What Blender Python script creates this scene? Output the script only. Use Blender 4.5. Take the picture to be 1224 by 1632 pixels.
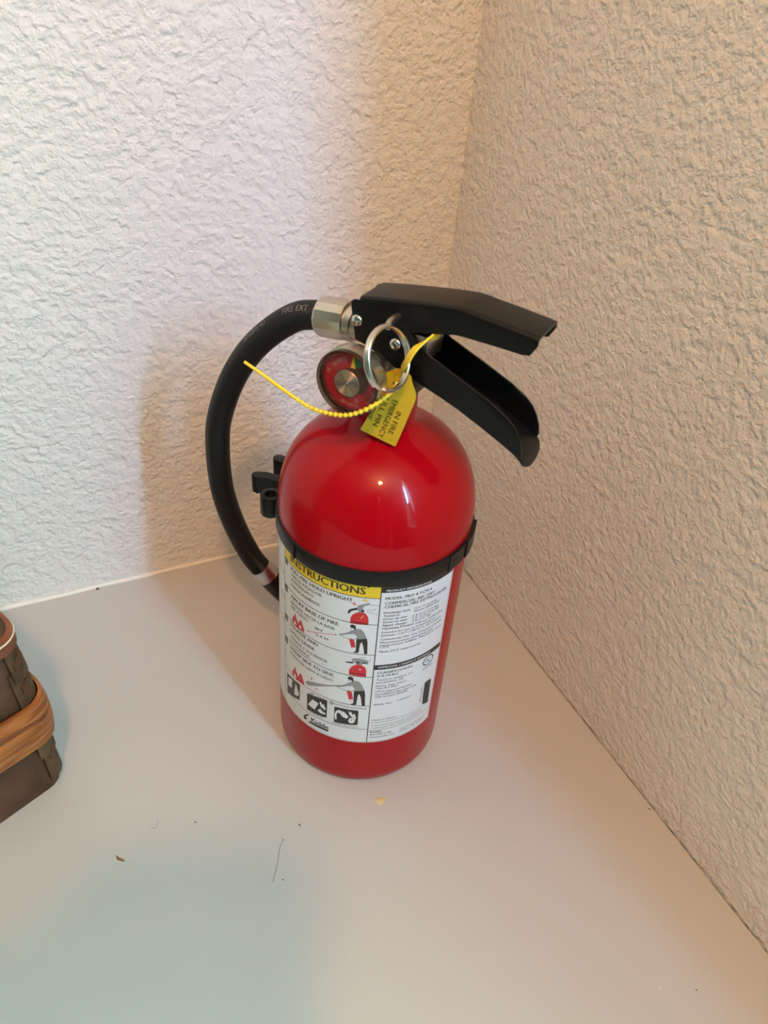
import bpy, bmesh, math, random
from mathutils import Vector, Matrix
random.seed(7)
for o in list(bpy.data.objects): bpy.data.objects.remove(o)
scn = bpy.context.scene
COL = scn.collection
PI = math.pi

# ------------------------------------------------------------------ camera
# world: the corner of the worktop is the origin, +z up; the left wall is y=0, the right wall x=0
cam_d = bpy.data.cameras.new('camera')
cam = bpy.data.objects.new('camera', cam_d); COL.objects.link(cam)
CAM = Vector((-0.31115347, -0.50214697, 0.44854899))
CR, CD, CF = (Vector((0.90150073, -0.42636167, 0.07424391)), Vector((-0.20808773, -0.57745308, -0.78946022)), Vector((0.37946795, 0.69624972, -0.609295)))
cam.matrix_world = Matrix(((CR.x, -CD.x, -CF.x, CAM.x), (CR.y, -CD.y, -CF.y, CAM.y), (CR.z, -CD.z, -CF.z, CAM.z), (0, 0, 0, 1)))
cam_d.sensor_fit = 'VERTICAL'; cam_d.sensor_height = 24; cam_d.sensor_width = 18
cam_d.lens = 24 * 1231 / 1632
cam_d.clip_start = 0.005; cam_d.clip_end = 50
cam_d.dof.use_dof = True; cam_d.dof.focus_distance = 0.47; cam_d.dof.aperture_fstop = 9
scn.camera = cam

# ------------------------------------------------------------------ sky, lamps, exposure
SKY = 0.5; LAMP = 28.2; DAY = 2.0; PANE = 37.0
w = bpy.data.worlds.new('sky'); scn.world = w; w.use_nodes = True
nt = w.node_tree; nt.nodes.clear()
out = nt.nodes.new('ShaderNodeOutputWorld'); bg = nt.nodes.new('ShaderNodeBackground')
tc = nt.nodes.new('ShaderNodeTexCoord'); sx = nt.nodes.new('ShaderNodeSeparateXYZ'); rp = nt.nodes.new('ShaderNodeValToRGB')
nt.links.new(tc.outputs['Generated'], sx.inputs[0]); 
mr = nt.nodes.new('ShaderNodeMapRange'); mr.inputs['From Min'].default_value = -1; mr.inputs['From Max'].default_value = 1
nt.links.new(sx.outputs['Z'], mr.inputs['Value']); nt.links.new(mr.outputs[0], rp.inputs[0]); nt.links.new(rp.outputs[0], bg.inputs['Color'])
e = rp.color_ramp.elements
e[0].position = 0.45; e[0].color = (0.10, 0.11, 0.09, 1)
e[1].position = 0.53; e[1].color = (0.62, 0.80, 1.0, 1)
bg.inputs['Strength'].default_value = SKY
nt.links.new(bg.outputs[0], out.inputs[0])

def area(name, loc, aim, size, power, col, sy=None):
    d = bpy.data.lights.new(name, 'AREA'); d.energy = power; d.color = col
    d.shape = 'RECTANGLE' if sy else 'DISK'; d.size = size
    if sy: d.size_y = sy
    o = bpy.data.objects.new(name, d); COL.objects.link(o); o.location = loc
    o.rotation_euler = (Vector(aim) - Vector(loc)).to_track_quat('-Z', 'Y').to_euler()
    return o
WY0, WY1, WZ0, WZ1 = -1.50, -0.75, 0.15, 1.38          # the window recess in the right wall, with an added strip lamp and side pane at its near end
day = area('daylight_strip_lamp', (0.090, -1.462, 0.85), (-0.04, -0.12, 0.10), 0.050, DAY, (0.26, 0.57, 1.0), 1.0)  # strip lamp added to stand in for daylight off the near jamb
pane_day = area('pane_daylight', (0.15, -1.09, 0.765), (-1, -1.09, 0.6), 0.64, PANE, (0.41, 0.98, 1.0), 1.15)
day.data.spread = math.radians(48)
LAMPX, LAMPY, LAMPZ, CEIL = -0.456, -0.90, 1.25, 1.42
_ld = bpy.data.lights.new('bulb_light', 'POINT'); _ld.energy = LAMP; _ld.color = (1.0, 0.48, 0.215); _ld.shadow_soft_size = 0.045
lamp = bpy.data.objects.new('bulb_light', _ld); COL.objects.link(lamp); lamp.location = (LAMPX, LAMPY, LAMPZ)
scn.view_settings.view_transform = 'Standard'; scn.view_settings.look = 'None'
scn.view_settings.exposure = 0.0; scn.view_settings.gamma = 1.0; scn.view_settings.use_curve_mapping = False
scn.cycles.use_denoising = True
scn.cycles.max_bounces = 10; scn.cycles.diffuse_bounces = 6; scn.cycles.glossy_bounces = 4; scn.cycles.transparent_max_bounces = 12
scn.cycles.caustics_reflective = False; scn.cycles.caustics_refractive = False
scn.cycles.sample_clamp_indirect = 4.0

# ------------------------------------------------------------------ materials
def mat(name, col, rough=0.5, metal=0.0, coat=0.0, coat_rough=0.05, spec=0.5):
    m = bpy.data.materials.new(name); m.use_nodes = True
    b = m.node_tree.nodes['Principled BSDF']
    b.inputs['Base Color'].default_value = (*col, 1); b.inputs['Roughness'].default_value = rough
    b.inputs['Metallic'].default_value = metal; b.inputs['Coat Weight'].default_value = coat
    b.inputs['Coat Roughness'].default_value = coat_rough; b.inputs['Specular IOR Level'].default_value = spec
    return m
def N(m, t, **k):
    n = m.node_tree.nodes.new(t)
    for a, v in k.items():
        if a in n.inputs: n.inputs[a].default_value = v
        else: setattr(n, a, v)
    return n
def Lk(m, a, b): m.node_tree.links.new(a, b)
def bsdf(m): return m.node_tree.nodes['Principled BSDF']
def ramp(m, src, stops):
    r = N(m, 'ShaderNodeValToRGB'); Lk(m, src, r.inputs[0]); e = r.color_ramp.elements
    while len(e) < len(stops): e.new(0.5)
    for x, (p, c) in zip(e, stops): x.position = p; x.color = (*c, 1)
    return r
def bump(m, src, strength, dist):
    b = N(m, 'ShaderNodeBump', Strength=strength, Distance=dist); Lk(m, src, b.inputs['Height']); Lk(m, b.outputs[0], bsdf(m).inputs['Normal']); return b
def noise_col(m, scale, stops, detail=4, stretch=None, distort=0.0):
    t = N(m, 'ShaderNodeTexCoord'); mp = N(m, 'ShaderNodeMapping'); Lk(m, t.outputs['Object'], mp.inputs[0])
    if stretch: mp.inputs['Scale'].default_value = stretch
    n = N(m, 'ShaderNodeTexNoise', Scale=scale, Detail=detail, Distortion=distort); Lk(m, mp.outputs[0], n.inputs['Vector'])
    r = ramp(m, n.outputs['Fac'], stops); Lk(m, r.outputs[0], bsdf(m).inputs['Base Color']); return n

def wall_mat(name, col):                                # sprayed and knocked-down plaster, painted
    m = mat(name, col, 0.62, spec=0.3)
    t = N(m, 'ShaderNodeTexCoord')
    n0 = N(m, 'ShaderNodeTexNoise', Scale=60.0, Detail=2.0); Lk(m, t.outputs['Object'], n0.inputs['Vector'])
    mx = N(m, 'ShaderNodeVectorMath', operation='MULTIPLY_ADD'); Lk(m, n0.outputs['Color'], mx.inputs[0])
    mx.inputs[1].default_value = (0.004, 0.004, 0.004); Lk(m, t.outputs['Object'], mx.inputs[2])
    n1 = N(m, 'ShaderNodeTexNoise', Scale=165.0, Detail=3.0, Roughness=0.6, Distortion=0.0); Lk(m, mx.outputs[0], n1.inputs['Vector'])
    r = ramp(m, n1.outputs['Fac'], [(0.36, (0, 0, 0)), (0.5, (0.55, 0.55, 0.55)), (0.60, (1, 1, 1))])
    vo = N(m, 'ShaderNodeTexNoise', Scale=310.0, Detail=0.0); Lk(m, mx.outputs[0], vo.inputs['Vector'])
    m1 = N(m, 'ShaderNodeMath', operation='MULTIPLY_ADD'); Lk(m, vo.outputs['Fac'], m1.inputs[0]); m1.inputs[1].default_value = 0.9; Lk(m, r.outputs[0], m1.inputs[2])
    bump(m, m1.outputs[0], 0.66, 0.0016)
    return m
M = {}
M['wall'] = wall_mat('painted_plaster', (0.84, 0.805, 0.765))
M['plain'] = mat('plain_paint', (0.66, 0.63, 0.58), 0.7)
M['caulk'] = mat('caulk', (0.84, 0.80, 0.74), 0.5)
M['floor'] = mat('carpet', (0.2, 0.15, 0.11), 0.9); noise_col(M['floor'], 400, [(0.3, (0.17, 0.13, 0.10)), (0.7, (0.25, 0.20, 0.155))])
def top_mat():
    m = mat('laminate', (0.49, 0.47, 0.445), 0.34, spec=0.5)
    n = noise_col(m, 14, [(0.35, (0.50, 0.487, 0.47)), (0.65, (0.51, 0.497, 0.48))])
    n2 = N(m, 'ShaderNodeTexNoise', Scale=900.0, Detail=2.0); t = N(m, 'ShaderNodeTexCoord'); Lk(m, t.outputs['Object'], n2.inputs['Vector'])
    bump(m, n2.outputs['Fac'], 0.05, 0.0003)
    return m
M['top'] = top_mat()
def red_mat():
    m = mat('red_enamel', (0.36, 0.0008, 0.006), 0.30, coat=0.30, coat_rough=0.05, spec=0.08)
    n2 = N(m, 'ShaderNodeTexNoise', Scale=120.0, Detail=2.0); t = N(m, 'ShaderNodeTexCoord'); Lk(m, t.outputs['Object'], n2.inputs['Vector'])
    bump(m, n2.outputs['Fac'], 0.03, 0.0005)
    return m
M['red'] = red_mat()
def black_mat(name, c, rough, sc, st):
    m = mat(name, c, rough, spec=0.28)
    n2 = N(m, 'ShaderNodeTexNoise', Scale=sc, Detail=3.0); t = N(m, 'ShaderNodeTexCoord'); Lk(m, t.outputs['Object'], n2.inputs['Vector'])
    bump(m, n2.outputs['Fac'], st, 0.0003)
    return m
M['black_paint'] = black_mat('black_powder_coat', (0.0035, 0.003, 0.003), 0.34, 900, 0.10)
M['black_plastic'] = black_mat('black_plastic', (0.007, 0.007, 0.007), 0.38, 600, 0.05)
def rubber():
    m = mat('black_rubber', (0.0035, 0.0035, 0.0035), 0.42, spec=0.28)
    u = N(m, 'ShaderNodeUVMap'); mp = N(m, 'ShaderNodeMapping'); Lk(m, u.outputs[0], mp.inputs[0]); mp.inputs['Rotation'].default_value = (0, 0, 0.12)
    wv = N(m, 'ShaderNodeTexWave', Scale=52.0); Lk(m, mp.outputs[0], wv.inputs['Vector'])
    bump(m, wv.outputs['Fac'], 0.5, 0.0005)
    return m
M['rubber'] = rubber()
M['nickel'] = mat('satin_nickel', (0.60, 0.565, 0.51), 0.30, 1.0)
M['steel'] = mat('bright_steel', (0.66, 0.64, 0.61), 0.16, 1.0)
M['dull_steel'] = mat('crimped_steel', (0.55, 0.50, 0.47), 0.33, 1.0)
M['dial'] = mat('red_dial', (0.42, 0.008, 0.02), 0.5)
M['green'] = mat('green_print', (0.03, 0.16, 0.08), 0.5)
M['needle'] = mat('yellow_needle', (0.85, 0.55, 0.01), 0.45)
def disc_mat():
    m = mat('turned_brass', (0.42, 0.36, 0.28), 0.34, 1.0)
    return m
M['disc'] = disc_mat()
M['brown'] = mat('dark_brass', (0.10, 0.035, 0.02), 0.4, 0.6)
def glass(name, tint, gl):
    m = bpy.data.materials.new(name); m.use_nodes = True; t = m.node_tree; t.nodes.clear()
    o = t.nodes.new('ShaderNodeOutputMaterial'); mx = t.nodes.new('ShaderNodeMixShader'); tr = t.nodes.new('ShaderNodeBsdfTransparent'); g = t.nodes.new('ShaderNodeBsdfGlossy')
    f = t.nodes.new('ShaderNodeFresnel'); f.inputs[0].default_value = gl
    tr.inputs[0].default_value = (*tint, 1); g.inputs['Roughness'].default_value = 0.04
    ge = t.nodes.new('ShaderNodeNewGeometry'); mu = t.nodes.new('ShaderNodeMath'); mu.operation = 'SUBTRACT'; mu.inputs[0].default_value = 1; t.links.new(ge.outputs['Backfacing'], mu.inputs[1])
    m2 = t.nodes.new('ShaderNodeMath'); m2.operation = 'MULTIPLY'; t.links.new(f.outputs[0], m2.inputs[0]); t.links.new(mu.outputs[0], m2.inputs[1]); t.links.new(m2.outputs[0], mx.inputs[0])    # reflect at the front face only
    t.links.new(tr.outputs[0], mx.inputs[1]); t.links.new(g.outputs[0], mx.inputs[2]); t.links.new(mx.outputs[0], o.inputs[0])
    return m
M['lens'] = glass('clear_lens', (0.93, 0.90, 0.88), 1.45)
M['smoke'] = glass('smoked_lens', (0.50, 0.45, 0.43), 1.45)
M['pane'] = glass('window_glass', (0.97, 0.985, 0.985), 1.45)
def tag_mat():
    m = mat('yellow_plastic', (0.60, 0.44, 0.010), 0.38)
    b = bsdf(m); b.inputs['Subsurface Weight'].default_value = 0.0
    noise_col(m, 160, [(0.3, (0.62, 0.395, 0.008)), (0.7, (0.70, 0.455, 0.012))]); return m
M['tag'] = tag_mat()
M['tail'] = mat('bright_yellow_plastic', (0.95, 0.68, 0.035), 0.4)
M['tagprint'] = mat('olive_print', (0.10, 0.08, 0.004), 0.5)
M['hoseprint'] = mat('grey_print', (0.22, 0.22, 0.22), 0.5)
P_ = dict(rough=0.4)
M['label'] = mat('label_white', (0.74, 0.76, 0.79), 0.32)
M['l_black'] = mat('label_black', (0.018, 0.018, 0.02), 0.4)
M['l_yellow'] = mat('label_yellow', (0.80, 0.57, 0.02), 0.36)
M['l_red'] = mat('label_red', (0.60, 0.02, 0.035), 0.4)
M['l_grey'] = mat('label_grey', (0.28, 0.28, 0.29), 0.4)
M['l_white'] = mat('label_knockout_white', (0.74, 0.76, 0.79), 0.36)
M['l_pink'] = mat('label_pink_line', (0.55, 0.22, 0.25), 0.4)
def bark(name, a, b, c, sc, stretch, rough=0.6):
    m = mat(name, b, rough, spec=0.35)
    n = noise_col(m, sc, [(0.28, a), (0.5, b), (0.72, c)], 6, stretch, 0.6); bump(m, n.outputs['Fac'], 0.35, 0.002); return m
M['bark'] = bark('dark_birch_bark', (0.036, 0.013, 0.007), (0.082, 0.034, 0.018), (0.13, 0.060, 0.032), 32, (1, 1, 0.8))
M['bark_edge'] = bark('olive_bark', (0.042, 0.021, 0.010), (0.092, 0.049, 0.023), (0.15, 0.083, 0.040), 60, (1, 1, 1))
M['hoop'] = bark('split_wood', (0.10, 0.026, 0.008), (0.31, 0.090, 0.020), (0.50, 0.180, 0.045), 26, (1.2, 1.2, 9), 0.42)
M['rimwood'] = bark('reddish_wood', (0.10, 0.028, 0.014), (0.19, 0.058, 0.028), (0.26, 0.09, 0.045), 30, (1, 1, 6), 0.5)
M['thread'] = mat('pale_thread', (0.62, 0.54, 0.40), 0.6)
M['splinter'] = mat('wood_splinter', (0.26, 0.11, 0.035), 0.6)
M['speck'] = mat('dark_crumb', (0.06, 0.05, 0.04), 0.7)
M['hair'] = mat('dark_fibre', (0.24, 0.225, 0.21), 0.6)
M['stain'] = mat('dried_drip', (0.66, 0.53, 0.30), 0.4)
M['glint'] = mat('white_grit', (0.9, 0.9, 0.9), 0.3)
M['shirt'] = mat('dark_shirt', (0.035, 0.035, 0.045), 0.85); M['jeans'] = mat('jeans', (0.03, 0.04, 0.07), 0.85)
M['skin'] = mat('skin', (0.48, 0.28, 0.19), 0.5); M['hairs'] = mat('brown_hair', (0.03, 0.018, 0.012), 0.6)

# ------------------------------------------------------------------ mesh helpers
def obj(name, bm, m, parent=None, smooth=30):
    bmesh.ops.recalc_face_normals(bm, faces=bm.faces)
    me = bpy.data.meshes.new(name); bm.to_mesh(me); bm.free()
    me.materials.append(m)
    if smooth is not None:
        for p in me.polygons: p.use_smooth = True
        me.set_sharp_from_angle(angle=math.radians(smooth))
    o = bpy.data.objects.new(name, me); COL.objects.link(o)
    if parent: o.parent = parent
    return o
def tag(o, label=None, cat=None, group=None, kind=None):
    if label: o['label'] = label
    if cat: o['category'] = cat
    if group: o['group'] = group
    if kind: o['kind'] = kind
    return o
def empty(name, loc, rz=0):
    o = bpy.data.objects.new(name, None); COL.objects.link(o); o.location = loc; o.rotation_euler = (0, 0, rz); o.empty_display_size = 0.05; return o
def add_box(bm, a, b, bev=0, seg=2):
    r = bmesh.ops.create_cube(bm, size=1); vs = r['verts']
    for v in vs: v.co = Vector([(a[i]+b[i])/2 + v.co[i]*(b[i]-a[i]) for i in range(3)])
    if bev: bmesh.ops.bevel(bm, geom=list({e for v in vs for e in v.link_edges}), offset=bev, segments=seg, affect='EDGES', profile=0.5)
    return bm
def lathe(prof, n=64, axis='z', bm=None, org=(0, 0, 0)):
    """prof: list of (radius, height); radius 0 closes to a point"""
    bm = bm or bmesh.new(); rings = []; org = Vector(org)
    def pt(r, a, h):
        if axis == 'z': return org + Vector((r*math.cos(a), r*math.sin(a), h))
        if axis == 'y': return org + Vector((r*math.cos(a), h, r*math.sin(a)))
        return org + Vector((h, r*math.cos(a), r*math.sin(a)))
    for r, h in prof:
        if r < 1e-7: rings.append([bm.verts.new(pt(0, 0, h))])
        else: rings.append([bm.verts.new(pt(r, 2*PI*k/n, h)) for k in range(n)])
    for A, B in zip(rings, rings[1:]):
        for k in range(n):
            a0, a1 = A[k % len(A)], A[(k+1) % len(A)]; b0, b1 = B[k % len(B)], B[(k+1) % len(B)]
            f = [v for i, v in enumerate((a0, a1, b1, b0)) if v not in (a0, a1, b1, b0)[:i]]
            if len(f) > 2: bm.faces.new(f)
    return bm
def frames(path, closed=False):
    P = [Vector(p) for p in path]; n = len(P); T = []
    for i in range(n):
        a = P[(i-1) % n] if (closed or i > 0) else P[i]; b = P[(i+1) % n] if (closed or i < n-1) else P[i]
        T.append((b-a).normalized())
    up = Vector((0, 0, 1)) if abs(T[0].z) < 0.9 else Vector((1, 0, 0))
    Nn = [(up - T[0]*up.dot(T[0])).normalized()]
    for i in range(1, n):
        v = Nn[-1] - T[i]*Nn[-1].dot(T[i]); Nn.append(v.normalized())
    return P, T, Nn
def tube(path, rad, n=16, closed=False, cap=True, bm=None, uv=False):
    bm = bm or bmesh.new(); P, T, Nn = frames(path, closed); rings = []
    rad = rad if hasattr(rad, '__len__') else [rad]*len(P)
    for p, t, nn, r in zip(P, T, Nn, rad):
        b = t.cross(nn); rings.append([bm.verts.new(p + (nn*math.cos(2*PI*k/n) + b*math.sin(2*PI*k/n))*r) for k in range(n)])
    ul = bm.loops.layers.uv.new('UVMap') if uv else None
    acc = [0]
    for a, b in zip(P, P[1:]): acc.append(acc[-1] + (b-a).length)
    m = len(rings)
    for i in range(m if closed else m-1):
        A, B = rings[i], rings[(i+1) % m]
        for k in range(n):
            f = bm.faces.new((A[k], A[(k+1) % n], B[(k+1) % n], B[k]))
            if uv:
                for l, (u, v) in zip(f.loops, ((acc[i], k/n), (acc[i], (k+1)/n), (acc[i+1], (k+1)/n), (acc[i+1], k/n))): l[ul].uv = (u*10, v*0.1)
    if cap and not closed:
        bm.faces.new(rings[0][::-1]); bm.faces.new(rings[-1])
    return bm
def spline(pts, n=8):
    """Catmull-Rom through pts"""
    P = [Vector(p) for p in pts]; P = [P[0]*2-P[1]] + P + [P[-1]*2-P[-2]]; out = []
    for i in range(1, len(P)-2):
        a, b, c, d = P[i-1:i+3]
        for k in range(n):
            t = k/n; out.append(0.5*((2*b) + (c-a)*t + (2*a-5*b+4*c-d)*t*t + (3*b-a-3*c+d)*t**3))
    out.append(P[-2]); return out
def prism(poly, w0, w1, plane='sz', bm=None, bev=0):
    """closed polygon of (s,z), extruded between w0 and w1"""
    bm = bm or bmesh.new()
    A = [bm.verts.new((s, w0, z)) for s, z in poly]; B = [bm.verts.new((s, w1, z)) for s, z in poly]
    n = len(poly); fs = [bm.faces.new(A), bm.faces.new(B[::-1])]
    for k in range(n): fs.append(bm.faces.new((A[k], B[k], B[(k+1) % n], A[(k+1) % n])))
    if bev:
        es = [e for f in fs[:2] for e in f.edges]
        bmesh.ops.bevel(bm, geom=list(set(es)), offset=bev, segments=2, affect='EDGES', profile=0.5)
    return bm
def round_poly(poly, rads, seg=5):
    """round the corners of a polygon"""
    out = []; n = len(poly)
    for i in range(n):
        p = Vector(poly[i]).to_2d(); a = Vector(poly[i-1]).to_2d(); b = Vector(poly[(i+1) % n]).to_2d(); r = rads[i] if hasattr(rads, '__len__') else rads
        if r <= 0: out.append(tuple(p)); continue
        d = min(r, (a-p).length*0.45, (b-p).length*0.45); p0 = p+(a-p).normalized()*d; p1 = p+(b-p).normalized()*d
        for k in range(seg+1):
            t = k/seg; q = p0*(1-t)**2 + p*2*t*(1-t) + p1*t*t; out.append(tuple(q))
    return out
_font_cache = {}
def merge(dst, src, f):
    """append src to dst with every vertex passed through f"""
    mp = {v: dst.verts.new(f(v.co)) for v in src.verts}
    for fa in src.faces:
        try: dst.faces.new([mp[v] for v in fa.verts])
        except ValueError: pass
    src.free()

def text_bm(s, bold=0.0):
    """flat lettering as a bmesh with its cap height = 1, starting at x=0; returns (bm, width)"""
    cu = bpy.data.curves.new('lettering', 'FONT'); cu.body = s; cu.size = 1.0; cu.resolution_u = 2
    o = bpy.data.objects.new('lettering', cu); COL.objects.link(o)
    dg = bpy.context.evaluated_depsgraph_get(); me = bpy.data.meshes.new_from_object(o.evaluated_get(dg))
    bm = bmesh.new(); bm.from_mesh(me)
    bpy.data.objects.remove(o); bpy.data.curves.remove(cu); bpy.data.meshes.remove(me)
    xs = [v.co.x for v in bm.verts]; x0, x1 = min(xs), max(xs)
    for v in bm.verts: v.co.x -= x0; v.co.y /= 0.73
    if bold > 0:                                          # heavier strokes: the same letters once more, a little to the side
        b2 = bm.copy(); merge(bm, b2, lambda c: Vector((c.x+bold, c.y, c.z)))
    return bm, x1-x0+max(bold, 0)
# ------------------------------------------------------------------ the room
def structure(name, boxes, m):
    bm = bmesh.new()
    for a, b in boxes: add_box(bm, a, b)
    return tag(obj(name, bm, m, smooth=None), kind='structure')
FL = -0.90
structure('wall_left', [((-4.5, 0, FL), (0.12, 0.12, CEIL))], M['wall'])
structure('wall_right', [((0, WY1, FL), (0.12, 0, CEIL)), ((0, -4.2, FL), (0.12, WY0, CEIL)), ((0, WY0, FL), (0.12, WY1, WZ0)), ((0, WY0, WZ1), (0.12, WY1, CEIL))], M['wall'])
structure('wall_front', [((-4.5, -4.32, FL), (0.12, -4.2, CEIL))], M['plain'])
structure('wall_rear', [((-4.62, -4.32, FL), (-4.5, 0.12, CEIL))], M['plain'])
structure('floor', [((-4.62, -4.32, FL-0.1), (0.12, 0.12, FL))], M['floor'])
structure('ceiling', [((-4.62, -4.32, CEIL), (0.12, 0.12, CEIL+0.1))], M['plain'])
win = empty('window_1', (0.12, 0, WZ0)); tag(win, kind='structure')
hz = WZ1-WZ0
bm = bmesh.new()
for a, b in (((-0.02, WY0, 0), (0.02, WY0+0.02, hz)), ((-0.02, WY1-0.03, 0), (0.02, WY1, hz)), ((-0.02, WY0+0.02, 0), (0.02, WY1-0.03, 0.03)), ((-0.02, WY0+0.02, hz-0.03), (0.02, WY1-0.03, hz)),
             ((-0.112, WY0, 0), (-0.062, WY0+0.07, hz)), ((-0.002, WY0+0.03, 0), (0.0, WY0+0.07, hz)), ((-0.062, WY0+0.055, 0.52), (-0.002, WY0+0.065, 0.54))): add_box(bm, a, b, 0.001)  # last boxes: posts and bar of the made-up side pane
obj('window_frame', bm, M['plain'], win)
obj('pane', add_box(bmesh.new(), (-0.063, WY0+0.058, 0.005), (-0.001, WY0+0.061, hz-0.005)), M['pane'], win, None)  # side pane made up to house the strip lamp
obj('pane', add_box(bmesh.new(), (0.004, WY0+0.015, 0.02), (0.008, WY1-0.02, hz-0.02)), M['pane'], win, None)

# worktop
wt = empty('worktop', (-0.65, -0.33, 0)); tag(wt, 'plain white laminate worktop in the corner of two textured walls', 'worktop')
wt.location = (0, 0, 0)
obj('slab', add_box(bmesh.new(), (-1.3, -0.66, -0.035), (-0.0011, -0.0005, 0)), M['top'], wt, None)
obj('side_panel', add_box(bmesh.new(), (-1.3, -0.62, FL), (-1.27, -0.0005, -0.0355)), M['plain'], wt, None)
obj('side_panel', add_box(bmesh.new(), (-0.04, -0.62, FL), (-0.001, -0.0005, -0.0355)), M['plain'], wt, None)
# caulk bead between worktop and left wall
pts = [(-1.29 + 1.288*k/120, -0.0008 + random.uniform(-0.0002, 0.0002), 0.0006 + random.uniform(-0.0002, 0.0002)) for k in range(121)]
tag(obj('trim_1', tube(pts, [0.0017+random.uniform(-0.0003, 0.0003) for _ in pts], 8), M['caulk'], None, 60), kind='structure')

# ceiling lamp
cl = empty('pendant_lamp', (LAMPX, LAMPY, CEIL)); tag(cl, 'bare bulb holder hanging from the ceiling above the person', 'lamp')
dz = LAMPZ-CEIL
obj('ceiling_rose', lathe([(0, 0), (0.045, 0), (0.042, -0.012), (0.012, -0.022), (0, -0.022)], 32), M['plain'], cl)
obj('cord', tube([(0, 0, -0.02), (0, 0, dz+0.10)], 0.003, 8), M['black_plastic'], cl)
obj('bulb_socket', lathe([(0, dz+0.105), (0.012, dz+0.103), (0.021, dz+0.09), (0.022, dz+0.052), (0.018, dz+0.05), (0, dz+0.05)], 32), M['plain'], cl)

# ------------------------------------------------------------------ the fire extinguisher
# local frame: x along the levers, y away from the label, z up
EXT = empty('fire_extinguisher', (-0.15053854, -0.1973452, 0), math.atan2(-0.8139, 0.581))
tag(EXT, 'red fire extinguisher with black hose and white instruction label', 'fire extinguisher')
R = 0.0540
prof = [(0, 0.0035), (0.040, 0.0035), (0.046, 0.0008), (0.0480, 0.0), (0.0500, 0.0008), (0.0522, 0.0032), (0.0535, 0.0068), (0.054, 0.011), (0.054, 0.06), (0.054, 0.12), (0.054, 0.175), (0.0543, 0.185)]
for k in range(23):
    t = (k/22)*PI/2; r = 0.0545*math.cos(t)**(2/2.3); z = 0.19+0.056*math.sin(t)**(2/2.3)
    if r > 0.0215: prof.append((r, z))
prof += [(0.0195, 0.2443), (0.0178, 0.2455), (0.0170, 0.2475), (0.0166, 0.252), (0.0163, 0.263), (0.0155, 0.2648), (0.010, 0.2648), (0, 0.2648)]
obj('cylinder_body', lathe(prof, 128), M['red'], EXT, 40)

# ---- label
RL = 0.05415
def wrap(a, z, lift=0.0):                                # a and z in millimetres on the developed label
    th = a/54.1; r = RL+lift; return Vector((r*math.sin(th), -r*math.cos(th), z/1000))
def sheet(a0, a1, z0, z1, lift, n=None):
    bm = bmesh.new(); n = n or max(1, int(abs(a1-a0)/1.2)); A = []
    for k in range(n+1):
        a = a0+(a1-a0)*k/n; A.append((bm.verts.new(wrap(a, z0, lift)), bm.verts.new(wrap(a, z1, lift))))
    for (p, q), (r, s) in zip(A, A[1:]): bm.faces.new((p, r, s, q))
    return bm
def joined(parts):
    bm = bmesh.new()
    for p in parts: merge(bm, p, lambda c: c)
    return bm
def flat(name, bm, m, parent):                           # printed matter: normals already outward
    me = bpy.data.meshes.new(name); bm.to_mesh(me); bm.free(); me.materials.append(m)
    for p in me.polygons: p.use_smooth = True
    o = bpy.data.objects.new(name, me); COL.objects.link(o); o.parent = parent; return o
LAB = flat('instruction_label', sheet(-80, 77.8, 45.3, 177.8, 0.0), M['label'], EXT)
LAB['label'] = 'white printed label'
L1, L2, L3 = 0.00007, 0.00013, 0.00019
flat('header_strip', sheet(-32.3, 31.6, 168.6, 177.5, L1), M['l_yellow'], LAB)
strips = [sheet(31.6, 77.0, 172.4, 177.5, L1), sheet(31.6, 77.0, 112.6, 116.6, L1), sheet(31.55, 32.1, 45.6, 177.5, L1), sheet(-32.5, -32.1, 45.6, 175, L1),
          sheet(-32.3, 31.6, 168.2, 168.6, L2)]
for z in (148.8, 124.9, 106.4, 80.7, 58.6): strips.append(sheet(-32.3, 31.6, z-0.2, z+0.2, L1))
for z in (155, 137, 118): strips.append(sheet(-60, -32.3, z-0.2, z+0.2, L1))
strips += [sheet(32, 76.3, 64.6, 64.85, L1), sheet(32, 76.3, 57.2, 57.45, L1), sheet(-79, 77.0, 45.9, 46.15, L1)]
for z, n in ((165.3, 1), (144.8, 2), (121.4, 3), (102.4, 4)): strips.append(sheet(-31.9, -28.3, z-1.1, z+3.6, L1))
bars = random.Random(3)
z = 73.0; gbars = []
while z < 87.5:                                           # bar code, bars lying across
    h = bars.choice((0.25, 0.4, 0.7)); gbars.append(sheet(67.6, 72.6, z, z+h, L1)); z += h + bars.choice((0.2, 0.3, 0.45))
for q in strips: flat('printed_rule', q, M['l_black'], LAB)
flat('bar_code', joined(gbars), M['l_black'], LAB)['kind'] = 'stuff'
flat('edge_line', joined([sheet(76.5, 76.75, 46, 177.5, L2)]), M['l_pink'], LAB)
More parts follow.
